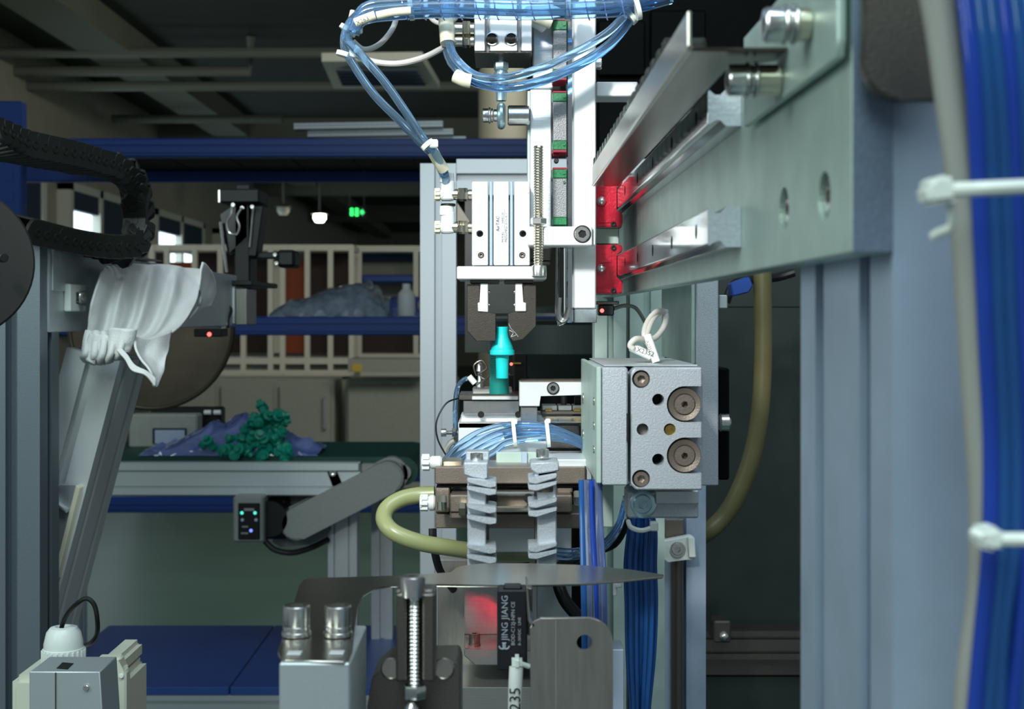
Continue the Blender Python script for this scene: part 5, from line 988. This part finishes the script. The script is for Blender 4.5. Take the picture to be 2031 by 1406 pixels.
# yellowish hose right
yh = T('yellow_hose', 'long olive-yellow hose hanging down behind the hanger column on the right', 'hose', P(1510, 800, 1.05))
part('hose', MB().tube([P(1512, 500, 1.05), P(1513, 620, 1.05), P(1513, 720, 1.05), P(1508, 810, 1.05), P(1494, 895, 1.05), P(1468, 970, 1.05), P(1436, 1024, 1.05), P(1392, 1062, 1.05), P(1340, 1085, 1.07)], S(18, 1.05), 18, 8), 'hose_olive', yh)
part('connector', MB().pprism([(1450, 562), (1486, 548), (1494, 566), (1486, 580), (1454, 588)], 1.04, .02, .001), 'rack_blue', yh)
single('black_cable', MB().tube([P(1440, 600, 1.08), P(1455, 565, 1.08), P(1490, 555, 1.09), P(1540, 550, 1.1), P(1575, 540, 1.1)], S(9, 1.08), 10), 'rubber', 'black cable passing behind the olive hose below the beam', 'cable')
# ================================================================ foreground fixture
def G(x, y, h=.1): Y = h*F/(y-CY); return V(((x-CX)/F*Y, Y, H-h))
bs_ = T('spacer_block', 'grey aluminium block at bottom under the bent steel sheet', 'block', (P(624, 0, .39).x, .41, H-.2405))
g0, g1 = G(553, 1312), G(692, 1316)
part('block', MB().box((g0.x, g0.y+.0005, H-.2405), (g1.x, g0.y+.047, H-.1006), .0005), 'alu_plain', bs_)
fs_ = T('blade_plate', 'thin polished steel plate reaching from the block to a pointed blade', 'plate', (P(820, 0, .47).x, .47, H-.1))
out = [(551, 1292), (556, 1303), (566, 1309), (682, 1312), (692, 1308), (699, 1290), (704, 1240), (710, 1200), (720, 1178), (740, 1166), (775, 1160), (850, 1158), (1000, 1160), (1150, 1157), (1240, 1150), (1314, 1143), (1316, 1139), (1250, 1129), (1150, 1120), (1050, 1117), (960, 1117), (920, 1121), (902, 1127), (895, 1135), (820, 1140), (700, 1144), (615, 1146), (602, 1149), (594, 1160)]
part('sheet', MB().prism([G(x, y) for x, y in out], (0, 0, -.0009), .0002), 'sheet', fs_)
for (x, y) in ((588, 1262), (670, 1262)):
    p = G(x, y); sbolt(fs_, p+V((0, 0, .0098)), Z1, .0042, .0062, 'steel'); part('washer', MB().cyl(p+V((0, 0, .0002)), Z1, .0046, .0016, 24).cyl(p+V((0, 0, .0018)), Z1, .0042, .0018, 24), 'steel', fs_)
for (x, y) in ((584, 1297), (668, 1296)): part('slot', MB().box(G(x-16, y+3)+V((0, 0, .0001)), G(x+16, y-4)+V((0, 0, .0004)), .0001), 'alu_white', fs_)
# standing bolt and its block
YB_ = .42
pb = T('clamp_block', 'dark bronze-grey clamp block at the bottom with two pocketed holes', 'block', (P(825, 0, YB_).x, YB_+.02, H-.2405))
part('block', MB().pprism([(738, 1342), (772, 1314), (908, 1312), (914, 1330), (914, 1990), (720, 1990), (728, 1400)], YB_+.004, .022, .0006), 'steel_dark', pb)
for x in (776, 880): part('pocket', MB().lathe(P(x, 1326, YB_+.0036), FR, [(S(22, YB_), 0), (S(20, YB_), .0004), (S(16, YB_), -.0008), (0, -.001)], 20), 'sheet', pb)
part('pedestal', MB().box((P(735, 0, YB_).x, YB_+.004, H-.2405), (P(905, 0, YB_).x, YB_+.024, P(0, 1989, YB_).z-.0001)), 'steel_dark', pb) if P(0, 1989, YB_).z > H-.2405 else None
sb = T('standing_screw', 'large socket screw standing in a channel in front of the blade', 'screw', P(820, 1400, YB_-.01)); Yw = YB_-.006
cxp = P(822, 0, Yw).x
tb_ = MB(); thread(tb_, V((cxp, Yw, P(0, 1372, Yw).z)), Z1, S(14, Yw), S(192, Yw), .0012); part('thread', tb_, 'steel', sb)
part('channel', MB().pbox(785, 1178, 806, 1352, Yw-.002, .016, .0006).pbox(838, 1178, 862, 1352, Yw-.002, .016, .0006).pbox(785, 1176, 862, 1352, Yw+.006, .008, .0005).pbox(783, 1170, 862, 1182, Yw+.001, .010, .0008), 'steel_dark', sb)
sbolt(sb, V((cxp-.0006, Yw, P(0, 1142, Yw).z)), Z1, S(25, Yw), S(40, Yw), 'steel')
nb = MB(); hexnut(nb, V((cxp, Yw, P(0, 1384, Yw).z)), Z1, S(24, Yw), S(26, Yw)); hexnut(nb, V((cxp-.0006, Yw-.002, P(0, 1450, Yw).z)), Z1, S(28, Yw), S(46, Yw)); part('nut', nb, 'steel', sb); part('tip', MB().lathe(V((cxp-.0008, Yw-.004, P(0, 1400, Yw).z)), Z1, [(S(16, Yw), 0), (S(14, Yw), S(6, Yw)), (S(6, Yw), S(14, Yw)), (0, S(15, Yw))], 16), 'steel', sb)
part('stem', MB().cyl(V((cxp, Yw+.0, H-.2405)), Z1, S(18, Yw), P(0, 1450, Yw).z-(H-.2405), 16), 'steel_dark', sb)
# black proximity switch with lettering
Yj = .47; js = T('proximity_switch', 'black lettered proximity switch standing under the blade', 'sensor', P(1014, 1328, Yj))
part('body', MB().pbox(986, 1170, 1046, 1330, Yj, .008, .0006), 'sensor', js); part('top', MB().pbox(998, 1162, 1036, 1172, Yj+.001, .006, .0008), 'black', js)
text(js, 'JING JIANG', P(1007, 1270, Yj-.0002), Z1, (-1, 0, 0), S(18, Yj), 'ink_pale'); text(js, 'BOD-C12J-NPN CE', P(1021, 1280, Yj-.0002), Z1, (-1, 0, 0), S(10.5, Yj), 'ink_pale'); text(js, '8~30VDC   LINE', P(1033, 1280, Yj-.0002), Z1, (-1, 0, 0), S(8, Yj), 'ink_pale')
lg = MB()
for (dx, s_) in ((-4, 1), (4, -1)): lg.tube([P(1000+dx+math.cos(a*PI/6)*6*s_, 1281+math.sin(a*PI/6)*6, Yj-.0001) for a in range(-3, 7)], .0003, 6, 1)
part('emblem', lg, 'ink_pale', js)
part('back_bar', MB().pbox(1046, 1166, 1056, 1260, Yj+.001, .006, .0004), 'steel_dark', js)
jt = T('marker_sleeve', 'white cable marker sleeve with number below the black switch', 'label', P(1025, 1406, Yj)); 
part('sleeve', MB().tube([P(1024, 1322, Yj-.003), P(1022, 1370, Yj-.004), P(1020, 1470, Yj-.004)], S(14, Yj), 14, 4), 'white', jt); part('tie', MB().pbox(1015, 1304, 1036, 1330, Yj-.006, .006, .0012, 2).tube([P(1030, 1315, Yj-.004), P(1050, 1322, Yj-.003)], S(5, Yj), 8, 1), 'nylon', jt)
text(jt, 'X235', P(1032, 1432, Yj-.0069), Z1, (-1, 0, 0), S(31, Yj), 'ink')
# bracket plate right
Yk2 = .455; bpk = T('bracket_plate', 'bent brushed steel bracket plate with one hole, bottom centre right', 'bracket', (P(1130, 0, Yk2).x, Yk2+.003, H-.2405))
ol = [(1051, 1246), (1058, 1232), (1072, 1226), (1165, 1226)]+[(1168+48*math.sin(a*PI/12), 1272-46*math.cos(a*PI/12)) for a in range(0, 7)]+[(1216, 1700), (1060, 1700), (1052, 1330)]
bpl = part('plate', MB().pprism(ol, Yk2, .0022, .0003), 'sheet_dull', bpk); cut(bpl, MB().cyl(P(1160, 1276, Yk2-.001), Y1, S(16, Yk2), .005, 24))
part('flange', MB().prism([P(1044, 1165, Yk2), P(1048, 1165, Yk2), P(1050, 1225, Yk2), P(1062, 1240, Yk2), P(1058, 1246, Yk2), P(1047, 1232, Yk2)], (0, .02, 0), .0003), 'sheet_dull', bpk); part('scribe', MB().pbox(1102, 1230, 1103, 1690, Yk2-.0001, .0002, 0), 'alu', bpk)
part('stand', MB().box((P(1062, 0, Yk2).x, Yk2+.0023, H-.2405), (P(1200, 0, Yk2).x, Yk2+.012, P(0, 1560, Yk2).z)), 'alu_plain', bpk)
bpy.context.view_layer.update()
